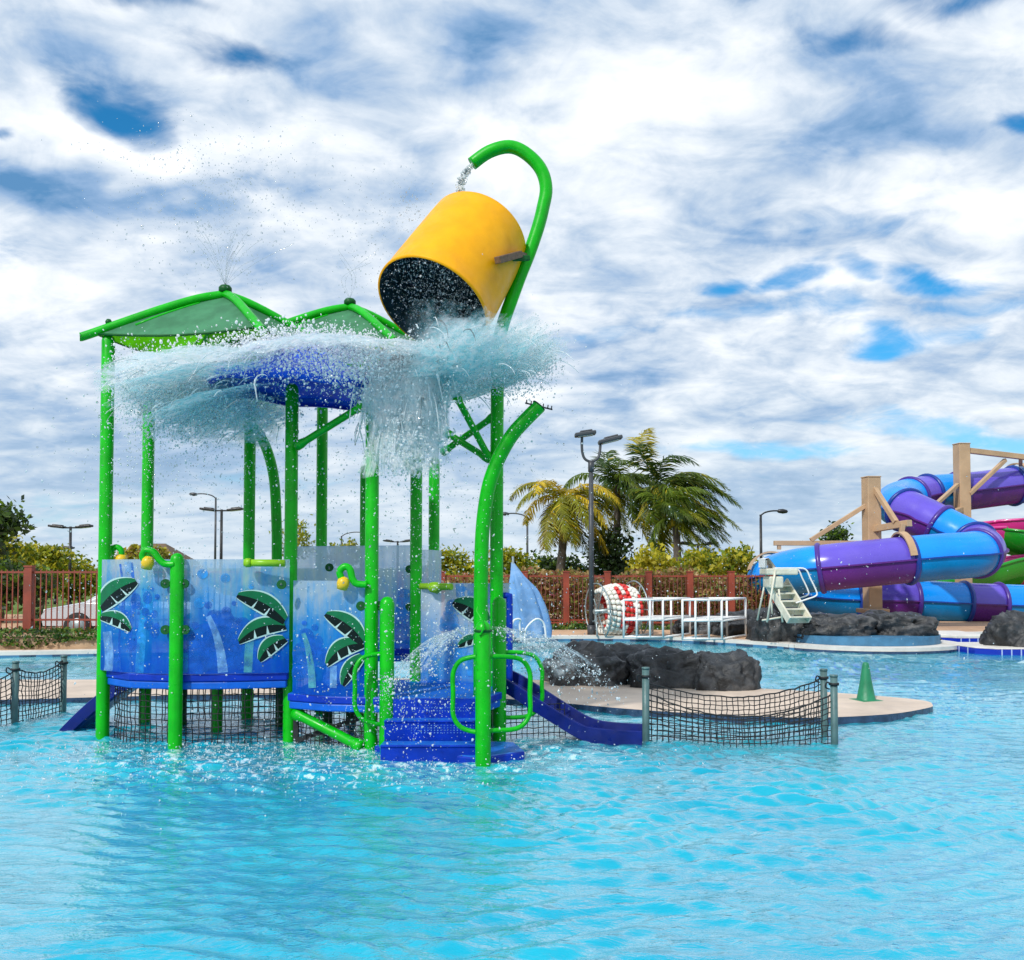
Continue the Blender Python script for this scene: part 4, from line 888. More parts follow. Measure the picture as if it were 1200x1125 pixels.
def hoop(i, dist=0, ang=(.05, .95)):
    p, t, x, y = FRM[i]; q = MB(); rows = []
    for k in range(19):
        a = PI * (ang[0] + (ang[1] - ang[0]) * k / 18); d = x * math.cos(a) + y * math.sin(a); r_ = TR + .09
        rows.append([p + d * r_ - t * .09, p + d * (r_ + .05) - t * .09, p + d * (r_ + .05) + t * .09, p + d * r_ + t * .09])
    q.grid(rows, TAN, False, True); return q.build('support_hoop', slide), p + y * (TR + .12)
def colm(px, pytop, pybase, Yv, w=.40):
    x = A(px, 665, Yv).x; zt = A(px, pytop, Yv).z; zb = A(px, pybase, Yv).z; q = MB(); q.box((x, Yv, (zt + zb) / 2), (w, w, zt - zb), TAN, .12); q.box((x, Yv, zt + .02), (w + .03, w + .03, .04), TAN, .12)
    q.box((x, Yv, zb + .06), (w + .28, w + .28, .12), TAN, .12); q.build('support_post', slide, .02)
colm(1022, 560, 718, 27.0); colm(1129, 521, 732, 30.25, .38)
q = MB(); q.bar(A(1015, 592, 27), A(950, 633, 27), .12, .12, TAN); q.bar(A(1013, 636.5, 27.05), A(907, 636.5, 27), .14, .14, TAN); q.bar(A(913, 636, 27), A(913, 644, 27), .1, .1, TAN); q.build('support_arm', slide, .01)
q = MB(); q.bar(A(1024, 571, 26.9), A(1050, 612, 26), .13, .13, TAN); q.bar(A(1024, 620, 26.9), A(1066, 613, 25.6), .18, .18, TAN); q.bar(A(1058, 614, 25.6), A(1056, 628, 25.6), .12, .12, TAN); q.build('support_arm', slide, .01)
q = MB(); q.bar(A(1135, 528, 30.25), A(1215, 537.5, 31.2), .17, .17, TAN); q.bar(A(1136, 579, 30.1), A(1178, 539, 30.8), .12, .12, TAN); q.bar(A(1122, 568, 30.1), A(1098, 590, 28.6), .11, .11, TAN); q.bar(A(1126, 597, 30.1), A(1116, 601, 28.6), .16, .16, TAN); q.bar(A(1196, 537, 31.0), A(1196, 545, 31.5), .12, .12, TAN); q.build('support_arm', slide, .01)
hoop(2 * 14 - 13); hoop(175); hoop(15 * 14 + 13, 0, (.1, 1.0))
# open flume slide behind
fl = thing('open_flume_slide', (A(1180, 660, 34).x, 34, 0), 'pink and green open trough slide behind the blue and purple tube slide', 'water slide')
fp = spline([A(x, y, Yd) for x, y, Yd in [(1135, 618, 37), (1170, 628, 36.5), (1210, 636, 36), (1260, 650, 35)]], 10)
def trough(P, segs, r, ang0=PI * 1.0, ang1=2 * PI):
    Fm = tube_frames(P); n = len(P) - 1; ns = len(segs)
    for k, m in enumerate(segs):
        a, b = k * n // ns, (k + 1) * n // ns; q = MB(); rows = []; rin = []
        for i in range(a, b + 1):
            p, t, x, y = Fm[i]; rows.append([p + (x * math.cos(ang0 + (ang1 - ang0) * j / 16) + y * math.sin(ang0 + (ang1 - ang0) * j / 16)) * r for j in range(17)])
            rin.append([p + (x * math.cos(ang0 + (ang1 - ang0) * j / 16) + y * math.sin(ang0 + (ang1 - ang0) * j / 16)) * (r - .04) for j in range(17)])
        q.grid(rows, m); q.grid(rin, m)
        for j in (0, 16): q.tube([r_[j] for r_ in rows], .06, m, 8)
        o = q.build('trough_section', fl); o['label'] = 'pink trough section' if m is PINK else 'green trough section'
for ctrl, segs, r_ in (([(1110, 618, 38), (1160, 613, 37.5), (1197, 610, 37), (1300, 604, 36)], [PINK, PINK, TGREEN], .95),
                       ([(1120, 622, 36.5), (1177, 619.5, 36), (1202, 625, 35.6), (1280, 645, 35)], [PINK, TGREEN, TGREEN], .95),
                       ([(1300, 646, 34), (1230, 650, 34), (1184, 655, 34), (1150, 664, 34), (1110, 672, 34)], [PINK, PINK, TGREEN, TGREEN], 1.0)):
    trough(spline([A(x, y, Yd) for x, y, Yd in ctrl], 10), segs, r_)
q = MB()
for px in (1132, 1205, 1265): x = A(px, 665, 36.8).x; q.box((x, 36.8, 1.6), (.34, .34, 3.0), TAN)
q.build('support_post', fl, .02)

# ------------------------------------------------------------------ planter island right, tile walls, rocks
ctr = Vector((A(1013, 665, 20.65).x, 20.65, 0))
def ell(c, rx, ry, n=48): return [(c.x + rx * math.cos(2 * PI * i / n), c.y + ry * math.sin(2 * PI * i / n)) for i in range(n)]
t = thing('round_planter', (ctr.x, ctr.y, 0), 'low round blue planter wall with a white rim jutting into the pool below the slide', 'planter')
q = MB(); q.prism(ell(ctr, 1.98, 1.65), -.5, .05, COPING, DARKTILE); q.prism(ell(ctr, 1.97, 1.64), .0525, .125, COPING); q.build('pool_rim', t)
q = MB(); q.prism(ell(ctr, 1.55, 1.28), .128, .30, WALLT, WALLT); q.build('planter_wall', t)
rock(932, 1022, 726, 752, .28, 'low black lava rock on the left half of the round blue planter', 11, 1.5, 'black lava boulders by the slide', Yc=20.65)
rock(1004, 1092, 723, 752, .28, 'rounded black lava rock on the right half of the round blue planter', 12, 1.5, 'black lava boulders by the slide', Yc=20.65)
rock(880, 952, 720, 745, .10, 'black lava rock under the white steps beside the round planter', 13, 1.4, 'black lava boulders by the slide', Yc=21.2)
rock(840, 905, 718, 746, .10, 'dark lava rock behind the white frame nearest the steps', 14, 1.2, 'black lava boulders by the slide')
rock(790, 850, 723, 744, .10, 'low dark lava rock seen through the legs of the white frames', 15, 1.0, 'black lava boulders by the slide')
rock(1154, 1240, 728, 766, .05, 'big grey lava rock standing on blue tile at the right edge of the pool', 16, 1.2, 'black lava boulders by the slide', Yc=19.6)
def tilebox(px0, px1, pyb, pyt, label, dep):
    a = G(px0, pyb); b = G(px1, pyb); zt = A((px0 + px1) / 2, pyt, a.y).z
    t = thing('tiled_pool_wall', (a.x, a.y, 0), label, 'pool wall', 'blue tiled walls in the pool')
    q = MB(); w = b.x - a.x
    q.prism([(a.x + .3, a.y), (b.x, b.y), (b.x, b.y + dep), (a.x - .2, a.y + dep), (a.x, a.y + .3)], -.5, zt, COPING, TILE); q.build('tile_face', t)
    q = MB(); q.prism([(a.x + .30, a.y + .01), (b.x, b.y + .01), (b.x, b.y + dep), (a.x - .2, a.y + dep), (a.x, a.y + .31)], zt + .002, zt + (.07 if dep > 1.55 and px0 < 1140 else .02), COPING); q.build('coping_slab', t, .015)
tilebox(1106, 1162, 755, 748, 'low blue tiled wall with a white top behind the big grey rock', 1.6)
tilebox(1151, 1260, 768, 761, 'blue tiled wall carrying the big grey rock at the right edge', 1.6)

# ------------------------------------------------------------------ white steps (lifeguard style), frames, reel, umbrella
t = thing('pool_steps', A(925, 727, 20.3), 'cream fibreglass step ladder with tubular handrails standing among the black rocks', 'steps')
Ys = 20.3
b0, b1 = A(909, 681, Ys + .25), A(937, 727, Ys - .55); wv = Vector((.95, .3, 0)).normalized() * .25
for k in (-1, 1):
    q = MB(); q.bar(b0 + wv * k, b1 + wv * k, .045, .17, CREAM); q.build('stringer', t, .008)
for k in range(5):
    s_ = b0.lerp(b1, (k + .6) / 5); q = MB(); q.box(s_ + Vector((0, -.02, 0)), (.47, .20, .035), CREAM, .3); q.box(s_ + Vector((.01, .07, -.07)), (.47, .03, .12), CREAM, .3); q.build('tread', t, .006)
q = MB(); c_ = A(913, 672, Ys); q.prism([(c_.x - .35, Ys - .3), (c_.x + .33, Ys - .3), (c_.x + .33, Ys + .3), (c_.x - .35, Ys + .3)], c_.z - .03, c_.z + .11, CREAM); q.box(A(906, 682, Ys), (.3, .55, .25), CREAM); q.build('platform_box', t, .03)
q = MB(); n0 = [A(893, 665, Ys), A(893, 655, Ys), A(897, 654, Ys), (A(903, 662, Ys)), A(904, 667, Ys)]
q.grid([[p + Vector((0, -.28, 0)) for p in n0], [p + Vector((0, .28, 0)) for p in n0]], WHITE, False); q.grid([[p + Vector((.03, -.28, -.03)) for p in n0], [p + Vector((.03, .28, -.03)) for p in n0]], WHITE, False); q.build('slide_lip', t)
for dy in (-.3, .3):
    for (a_, b_) in (((904, 668), (893, 728)), ((908, 690), (911, 728))):
        q = MB(); q.tube([A(*a_, Ys) + Vector((0, dy, 0)), A(*b_, Ys) + Vector((0, dy * 1.3, 0))], .022, CREAM, 8); q.build('leg', t)
q = MB(); q.tube([A(893, 727, Ys - .35), A(930, 721, Ys - .3)], .02, CREAM, 8); q.build('brace', t)
for dy in (-.28, .28):
    d = Vector((0, dy, 0)); q = MB(); q.tube(spline([A(903, 666, Ys) + d, A(925, 666, Ys) + d, A(939, 667, Ys) + d, A(945, 678, Ys) + d, A(952, 693, Ys) + d, A(951, 698, Ys) + d, A(940, 702, Ys) + d, A(928, 706, Ys) + d], 4), .018, WHITE, 8)
    q.build('handrail', t)

def frame(pxl, pxr, pyt, pyb, label, sh=42):
    a = G(pxl, pyb, .12); b = G(pxr, pyb, .12); Yf = (a.y + b.y) / 2; zt = A(pxl, pyt, Yf).z; w = b.x - a.x; dY = 1.1; dX = sh / 1100 * Yf
    t = thing('white_frame', (a.x, Yf, .12), label, 'frame', 'white tubular frames on the far deck')
    def pt(u, v, z): return Vector((a.x + u * w + v * dX, Yf + v * dY, z))
    zm = .12 + (zt - .12) * .48; r_ = .026
    for (u, v) in ((0, 0), (.33, 0), (.67, 0), (1, 0), (0, 1), (.5, 1), (1, 1)):
        q = MB(); q.tube([pt(u, v, .12), pt(u, v, zt)], r_, WHITE, 10); q.build('leg', t)
    for z, nm in ((zt, 'top_rail'), (zm, 'shelf_rail'), (.15, 'bottom_rail')):
        q = MB(); q.tube([pt(0, 0, z), pt(1, 0, z)], r_, WHITE, 10)
        if nm != 'bottom_rail': q.tube([pt(0, 1, z), pt(1, 1, z)], r_, WHITE, 10)
        for u in (0, 1): q.tube([pt(u, 0, z), pt(u, 1, z)], r_, WHITE, 10)
        q.build(nm, t)
    q = MB(); q.prism([tuple(pt(0, 0, 0))[:2], tuple(pt(1, 0, 0))[:2], tuple(pt(1, 1, 0))[:2], tuple(pt(0, 1, 0))[:2]], zm + .026, zm + .05, WHITE); q.build('shelf', t)
frame(731, 777, 703, 748, 'white tubular frame with a shelf, standing next to the red and white float reel')
frame(800, 846, 703, 750, 'white tubular frame with a shelf, standing next to the black lava rocks')

t = thing('lane_line_reel', G(722, 744, .12), 'reel wound with white and red lane floats beside the tall lamp post', 'reel')
rc = A(722, 715, 22.9); q = MB(); axr = Vector((.93, .36, .05)).normalized()
def float_coil(x0, x1, R0, m_fn, q):
    turns = 9
    for k in range(turns):
        u = k / (turns - 1); s_ = -.42 + .84 * u; rr = .50 + .10 * math.sin(PI * u)
        y1 = axr.cross(Vector((0, 0, 1))).normalized(); z1 = y1.cross(axr)
        for j in range(26):
            a = 2 * PI * j / 26 + k * .2; p = rc + axr * s_ + (y1 * math.cos(a) + z1 * math.sin(a)) * rr
            tn = (-y1 * math.sin(a) + z1 * math.cos(a)); m = REDF if ((k in (4, 5, 6) and math.sin(a * 1.5 + k) > .1) or (k == 3 and j % 7 < 3) or (k == 8 and j % 9 < 5)) else WHITEF
            q.tube([p - tn * .055, p - tn * .045, p + tn * .045, p + tn * .055], [.03, .056, .056, .03], m, 8)
float_coil(0, 0, 0, None, q); q.build('float_coil', t)
for s_ in (-.50, .52):
    q = MB(); y1 = axr.cross(Vector((0, 0, 1))).normalized(); z1 = y1.cross(axr); cc = rc + axr * s_
    q.tube([cc + (y1 * math.cos(2 * PI * j / 32) + z1 * math.sin(2 * PI * j / 32)) * .68 for j in range(33)], .018, STEEL, 8)
    for j in range(6): q.tube([cc, cc + (y1 * math.cos(PI * j / 3) + z1 * math.sin(PI * j / 3)) * .68], .013, STEEL, 6)
    q.build('hoop', t)
q = MB(); q.tube([rc - axr * .6, rc + axr * .6], .06, STEEL, 10)
for s_ in (-.55, .57):
    for d in (-.35, .35): q.tube([rc + axr * s_, Vector((rc.x + axr.x * s_, rc.y + axr.y * s_ + d, .12))], .022, STEEL, 8)
q.build('stand', t); 

# folded pale blue parasol / fabric
Yu = 20.3; t = thing('folded_parasol', G(622, 746, .12), 'large folded pale blue fabric parasol standing at the pool edge behind the blue rail', 'parasol')
prof = [(601, 659), (614, 675), (627, 690), (633, 702), (638, 715), (643, 735), (643, 747)]; lft = [(600, 659), (598, 675), (597, 690), (598, 702), (600, 715), (603, 735), (606, 747)]
q = MB(); rows = []
for k, ((xr_, yr_), (xl_, yl_)) in enumerate(zip(prof, lft)):
    a = A(xl_, yl_, Yu); b = A(xr_, yr_, Yu); c = (a + b) / 2; w = max(.03, (b - a).length / 2); row = []
    for j in range(40):
        an = 2 * PI * j / 40; f = 1 + .20 * math.cos(an * 7 + k * .25) * min(1, k / 2); row.append(Vector((c.x + w * math.cos(an) * f, c.y + w * .55 * math.sin(an) * f, c.z)))
    rows.append(row)
rows = [spline(c_, 3) for c_ in zip(*rows)]; rows = [list(r_) for r_ in zip(*rows)]
q.grid(rows, UMB, True, True); q.build('canopy', t)
q = MB(); q.tube([A(604, 752, Yu), A(601, 652, Yu)], .025, STEEL, 10); q.build('pole', t)
for k, (xa, xb, lab) in enumerate(((598, 611, 'narrow curved white grab rail beside the blue guard rail of the play structure'), (615, 640, 'wider curved white grab rail directly in front of the folded parasol'))):
    q = MB(); q.tube(spline([A(xa, 754, 19.7), A(xa + 1, 738, 19.7), A((xa + xb) / 2 - 2, 727, 19.7), A((xa + xb) / 2 + 5, 726, 19.75), A(xb - 2, 733, 19.8), A(xb, 752, 19.8)], 6), .022, WHITE, 10)
    tag(q.build('pool_handrail'), lab, 'handrail', 'grab rails at the pool edge')

# ------------------------------------------------------------------ lamps
def lamp(px, pytop, Yv, kind, label, m=BLACKM, r=.06, zb=.1):
    b = A(px, 665, Yv); b.z = zb; zt = A(px, pytop, Yv).z; t = thing('street_lamp', b, label, 'street lamp', 'street lamps round the water park')
    q = MB(); q.tube([b, Vector((b.x, b.y, zt))], [r * 1.15, r * .85], m, 12); q.tube([b, b + Vector((0, 0, .25))], r * 1.7, m, 12); q.build('pole', t)
    p = Vector((b.x, b.y, zt)); h = Yv / 1100
    def head(c, dx, w=.62, tilt=0.0, dy=0.0):
        q = MB(); mt = Matrix.Rotation(tilt, 3, 'Y'); q.box(c, (w, .34, .09), m, mtx=mt); q.box(c + mt @ Vector((w * .05, 0, .06)), (w * .6, .26, .05), m, mtx=mt); o = q.build('lamp_head', t, .025)
        l = MB(); l.box(c + mt @ Vector((0, 0, -.052)), (w * .7, .24, .014), LENS, mtx=mt); l.build('lens', o)
    if kind == 'T':
        q = MB(); q.bar(p + Vector((-.35, 0, -.05)), p + Vector((.35, 0, -.05)), .06, .06, m); q.build('arm', t)
        head(p + Vector((-.55, 0, .0)), -1, .62, R(6)); head(p + Vector((.55, 0, .0)), 1, .62, R(-6))
    elif kind == 'one':
        q = MB(); q.bar(p + Vector((0, 0, -.05)), p + Vector((.3, 0, -.03)), .06, .06, m); q.build('arm', t); head(p + Vector((.45, 0, 0)), 1, .6)
    elif kind == 'fork':
        q = MB(); q.tube(spline([p + Vector((-.22, 0, .62)), p + Vector((-.22, 0, .3)), p + Vector((-.16, 0, .08)), p + Vector((0, 0, 0)), p + Vector((.16, 0, .08)), p + Vector((.22, .05, .25)), p + Vector((.24, .1, .5))], 6), .034, m, 10); q.tube([p + Vector((0, 0, -.25)), p + Vector((0, 0, .02))], .075, m, 10); q.build('fork_arm', t)
        head(p + Vector((-.14, 0, .68)), -1, .52, R(-8)); head(p + Vector((.48, .1, .55)), 1, .6, R(-14))
    else:
        s_ = 1 if kind == 'curveR' else -1; L = 26 * h if abs(s_) else 0
        q = MB(); q.tube(spline([p + Vector((0, 0, -.05)), p + Vector((s_ * L * .2, 0, 7 * h * .35)), p + Vector((s_ * L * .55, 0, 7 * h * .62)), p + Vector((s_ * L * .9, 0, 7 * h * .6))], 6), r * .55, m, 8); q.build('arm', t)
        c = p + Vector((s_ * L, 0, 7 * h * .55)); q = MB(); q.lathe([(0, -.32), (.09, -.22), (.12, 0), (.08, .2), (0, .26)], c, m, 12, Vector((1, 0, -.05)).normalized()); q.build('lamp_head', t)
lamp(693, 541, 22.9, 'fork', 'tall grey lamp post with a forked top carrying two heads in front of the palms', GREYM, .062)
lamp(82, 617, 38, 'T', 'black twin head lamp post behind the left fence above the silver car')
lamp(66, 642, 42, 'one', 'shorter black single head lamp post next to the twin head post on the left')
lamp(259, 597, 38, 'T', 'black twin head lamp post rising between the green posts, beside a thin curved lamp')
lamp(252, 583, 60, 'curveL', 'thin grey street lamp with a curved arm beside the black twin head post', GREYM, .07)
lamp(466, 634, 55, 'T', 'distant black twin head lamp just over the frosted back panel', BLACKM, .07)
lamp(618, 606, 56, 'curveL', 'thin grey street lamp with a curved arm left of the yellow palm', GREYM, .07)
lamp(892, 603, 46, 'curveR', 'thin dark street lamp with its arm curving over the white steps', BLACKM, .07)
lamp(818, 637, 40, 'T', 'short black twin head lamp beneath the right palm fronds')
lamp(400, 628, 75, 'curveR', 'far thin street lamp behind the frosted panel', GREYM, .07)

# ------------------------------------------------------------------ fences and left planter
def fence(pts, zt, zb, nposts, sp, label, pw=.12, pk=FENCE, ps=.02):
    a, b = Vector(pts[0]), Vector(pts[1]); d = (b - a); L = d.length; d.normalize(); t = thing('picket_fence', (a.x, a.y, 0), label, 'fence')
    for k in range(nposts + 1):
        p = a + d * (L * k / nposts); q = MB(); q.box((p.x, p.y, (zt + .06) / 2), (pw, pw, zt + .06), FENCE, math.atan2(d.y, d.x)); q.box((p.x, p.y, zt + .075), (pw + .03, pw + .03, .03), FENCE, math.atan2(d.y, d.x)); q.build('post', t)
    for z in (zt - .05, zb + .30 if zb > .2 else zb + .12, zb + .05):
        q = MB(); q.bar((a.x, a.y, z), (b.x, b.y, z), .035, .04, FENCE); q.build('rail', t)
    for k in range(nposts):
        q = MB(); s0, s1 = L * k / nposts, L * (k + 1) / nposts; n = max(2, int((s1 - s0) / sp))
        for i in range(1, n):
            p = a + d * (s0 + (s1 - s0) * i / n); q.box((p.x, p.y, (zt + zb) / 2), (ps, ps, zt - zb), pk)
        q.build('picket_panel', t)
fence([(A(-260, 665, 19.6).x, 19.6, 0), (A(330, 665, 19.6).x, 19.6, 0)], 1.70, .36, 6, .112, 'rust red picket fence on top of the planter wall left of the play structure', .15)
fence([(A(470, 665, 25.6).x, 25.6, 0), (A(905, 665, 25.6).x, 25.6, 0)], 1.56, .2, 9, .11, 'rust red picket fence in front of the brown hedge between parasol and slide', .16, PICKET, .017)
t = thing('planter_box', (-10, 18.9, 0), 'pale masonry planter wall overgrown with green ground cover under the left fence', 'planter')
q = MB(); q.box((-12, 19.55, .215), (16, 1.3, .29), PLANTER); q.box((-12, 19.55, .375), (16.05, 1.36, .03), PLANTER); q.build('wall', t)

# ------------------------------------------------------------------ vegetation
def leaves(name, C, size, mats, w=None, parent=None, aspect=.55):
    n = len(C); a = RNG.normal(0, 1, (n, 3)); a /= np.linalg.norm(a, axis=1)[:, None]; b = RNG.normal(0, 1, (n, 3)); b -= a * (a * b).sum(1)[:, None]; b /= np.linalg.norm(b, axis=1)[:, None]
    sz = size * RNG.uniform(.6, 1.3, n)[:, None]; A_, B_ = a * sz, b * sz * aspect
    V = np.stack([C - A_, C + B_, C + A_, C - B_], 1).reshape(-1, 3); Fq = np.arange(n * 4).reshape(-1, 4)
    mi = RNG.choice(len(mats), n, p=w) if w is not None else RNG.integers(0, len(mats), n)
    return np_mesh(name, V, Fq, mats, mi, False, parent)
def clumps(c, rx, ry, rz, nc, nl, sg):
    u = RNG.normal(0, 1, (nc, 3)); u /= np.linalg.norm(u, axis=1)[:, None]; u *= RNG.random(nc)[:, None] ** (1 / 2.2)
    cc = np.array(c)[None] + u * np.array([rx, ry, rz]); k = RNG.integers(0, nc, nl); s_ = sg * RNG.uniform(.5, 1.3, nc)
    return cc[k] + RNG.normal(0, 1, (nl, 3)) * s_[k][:, None] * np.array([1, 1, .7]), cc
def tree(px0, px1, pyt, pyb, Yv, mats, label, n=5000, nc=40, lsz=.09, zb=.06, cat='tree', name='tree', group=None, w=None, trunk=True, sg=.22):
    a, b = A(px0, 665, Yv), A(px1, 665, Yv); zt = A(px0, pyt, Yv).z; zl = A(px0, pyb, Yv).z; c = ((a.x + b.x) / 2, Yv, (zt + zl) / 2); rx, rz = abs(b.x - a.x) / 2, (zt - zl) / 2
    t = thing(name, (c[0], Yv, zb), label, cat, group); Pn, cc = clumps(c, rx * .9, max(rx * .8, .8), rz * .9, nc, n, sg * min(rx, rz) / 1.0)
    leaves('crown', Pn, lsz, mats, w, t)
    q = MB(); base = Vector((c[0], Yv, zb)); fork = Vector((c[0], Yv, zb + max(.2, (zl - zb) * .8) + .2)); r0 = max(.05, rx * .06)
    q.tube([base, base.lerp(fork, .5) + Vector((.05 * rx, 0, 0)), fork], [r0 * 1.4, r0, r0 * .8], TRUNK, 9)
    for k in range(min(nc, 12)): e = Vector(cc[k]); m = fork.lerp(e, .5) + Vector((0, 0, .1 * rz)); q.tube([fork, m, e], [r0 * .6, r0 * .35, r0 * .12], TRUNK, 6, False)
    q.build('trunk', t); return t
tree(-70, 22, 588, 655, 30, LEAF_DK, 'dark green tree reaching in at the left edge of the view', 4200, 26, .12, sg=.35)
for i, (x0, x1, yt, yb, Yv, ms, lab) in enumerate([(-40, 40, 632, 690, 33, LEAF_OL, 'yellow green bushy tree at the left edge behind the red fence'), (25, 75, 636, 700, 36, LEAF_OL, 'yellow green rounded tree behind the shorter black lamp'), (60, 125, 652, 705, 39, LEAF_OL, 'low olive tree behind the twin head lamp and silver car'), (-60, 60, 655, 712, 28, LEAF_DK, 'dark shrubby tree low behind the left fence post')]):
    tree(x0, x1, yt, yb, Yv, ms, lab, 4200, 34, .10, group='trees behind the left fence', sg=.3)
tree(28, 122, 714, 735, 26, LEAF_DK, 'dark trimmed shrub behind the silver car', 3000, 26, .07, cat='shrub', name='shrub')
tree(135, 205, 640, 662, 52, [LEAF_OL[1], LEAF_HG[3], LEAF_OL[0]], 'dry yellow brush growing in front of the brown pavilion roof', 2600, 22, .14, sg=.3)
for (x0, x1, yt, yb, Yv, ms, lab, n) in [(325, 366, 606, 655, 48, LEAF_OL, 'thin sparse tree between the curved post and the middle posts', 700), (366, 440, 636, 665, 50, LEAF_OL, 'low olive tree just above the frosted panel', 1500), (505, 560, 646, 690, 36, LEAF_OL, 'olive bush right of the frosted panel behind the bent post', 2600), (575, 625, 645, 690, 37, LEAF_OL, 'olive bush behind the tall mast and folded parasol', 2300), (612, 690, 648, 690, 39, LEAF_DK, 'dark green bush below the yellow palm', 3200), (690, 745, 618, 690, 37, [LEAF_DK[0], LEAF_DK[2], LEAF_DK[2]], 'dark dense tree standing between the palm trunks', 4500), (735, 800, 642, 690, 33, [LEAF_OL[0], LEAF_OL[1], LEAF_OL[1]], 'yellow green bush under the right palms', 3600), (790, 850, 646, 690, 32, LEAF_OL, 'olive bush beneath the short twin head lamp', 3200), (845, 885, 640, 690, 33, [LEAF_DK[1], LEAF_OL[0], LEAF_OL[1]], 'small airy green tree beside the blue end of the tube slide', 1500), (966, 994, 618, 645, 40, LEAF_DK, 'small dark tree top showing above the purple tube', 900)]:
    tree(x0, x1, yt, yb, Yv, ms, lab, n, 24, .10, group='trees behind the right fence', sg=.33)
def hedge(px0, px1, pyt, Yv, dy, mats, label, n, lsz, zb=.06, name='hedge'):
    a, b = A(px0, 665, Yv), A(px1, 665, Yv); zt = A(px0, pyt, Yv).z; C = np.stack([RNG.uniform(a.x, b.x, n), Yv + RNG.uniform(0, dy, n), zb + (zt - zb) * RNG.random(n) ** .85], -1)
    C[:, 2] += .12 * np.sin(C[:, 0] * 1.7) + .08 * np.sin(C[:, 0] * 4.1) + RNG.normal(0, .05, n)
    t = thing(name, ((a.x + b.x) / 2, Yv, zb), label, 'hedge'); leaves('foliage', C, lsz, mats, None, t)
    q = MB()
    for k in range(26): x = a.x + (b.x - a.x) * (k + .5) / 26; q.tube([(x, Yv + dy * .5, zb), (x + random.uniform(-.2, .2), Yv + dy * .5, zt * .7)], [.04, .015], TRUNK, 6)
    q.build('stems', t)
hedge(480, 905, 672, 26.3, 1.3, LEAF_HG, 'brown and green hedge filling the view behind the right picket fence', 15000, .075)
hedge(500, 900, 738, 24.7, .5, LEAF_GC, 'low green ground cover strip at the foot of the right fence', 5000, .05, name='ground_cover')
C = np.stack([RNG.uniform(-19, -5, 7000), 18.86 + RNG.random(7000) ** 1.4 * 1.2, np.zeros(7000)], -1); drp = RNG.random(7000); m_ = .5 + .5 * np.sin(C[:, 0] * 2.1) * np.sin(C[:, 0] * .9 + 1)
C[:, 2] = .39 + RNG.random(7000) * .10; fr_ = drp < .30; C[fr_, 1] = 18.86 - RNG.random(fr_.sum()) * .05; C[fr_, 2] = .40 - RNG.random(fr_.sum()) ** 1.3 * .26 * m_[fr_]
o = leaves('ground_cover', C, .045, LEAF_GC, None); tag(o, 'green creeper trailing over the planter wall under the left fence', 'ground cover', None, 'stuff')

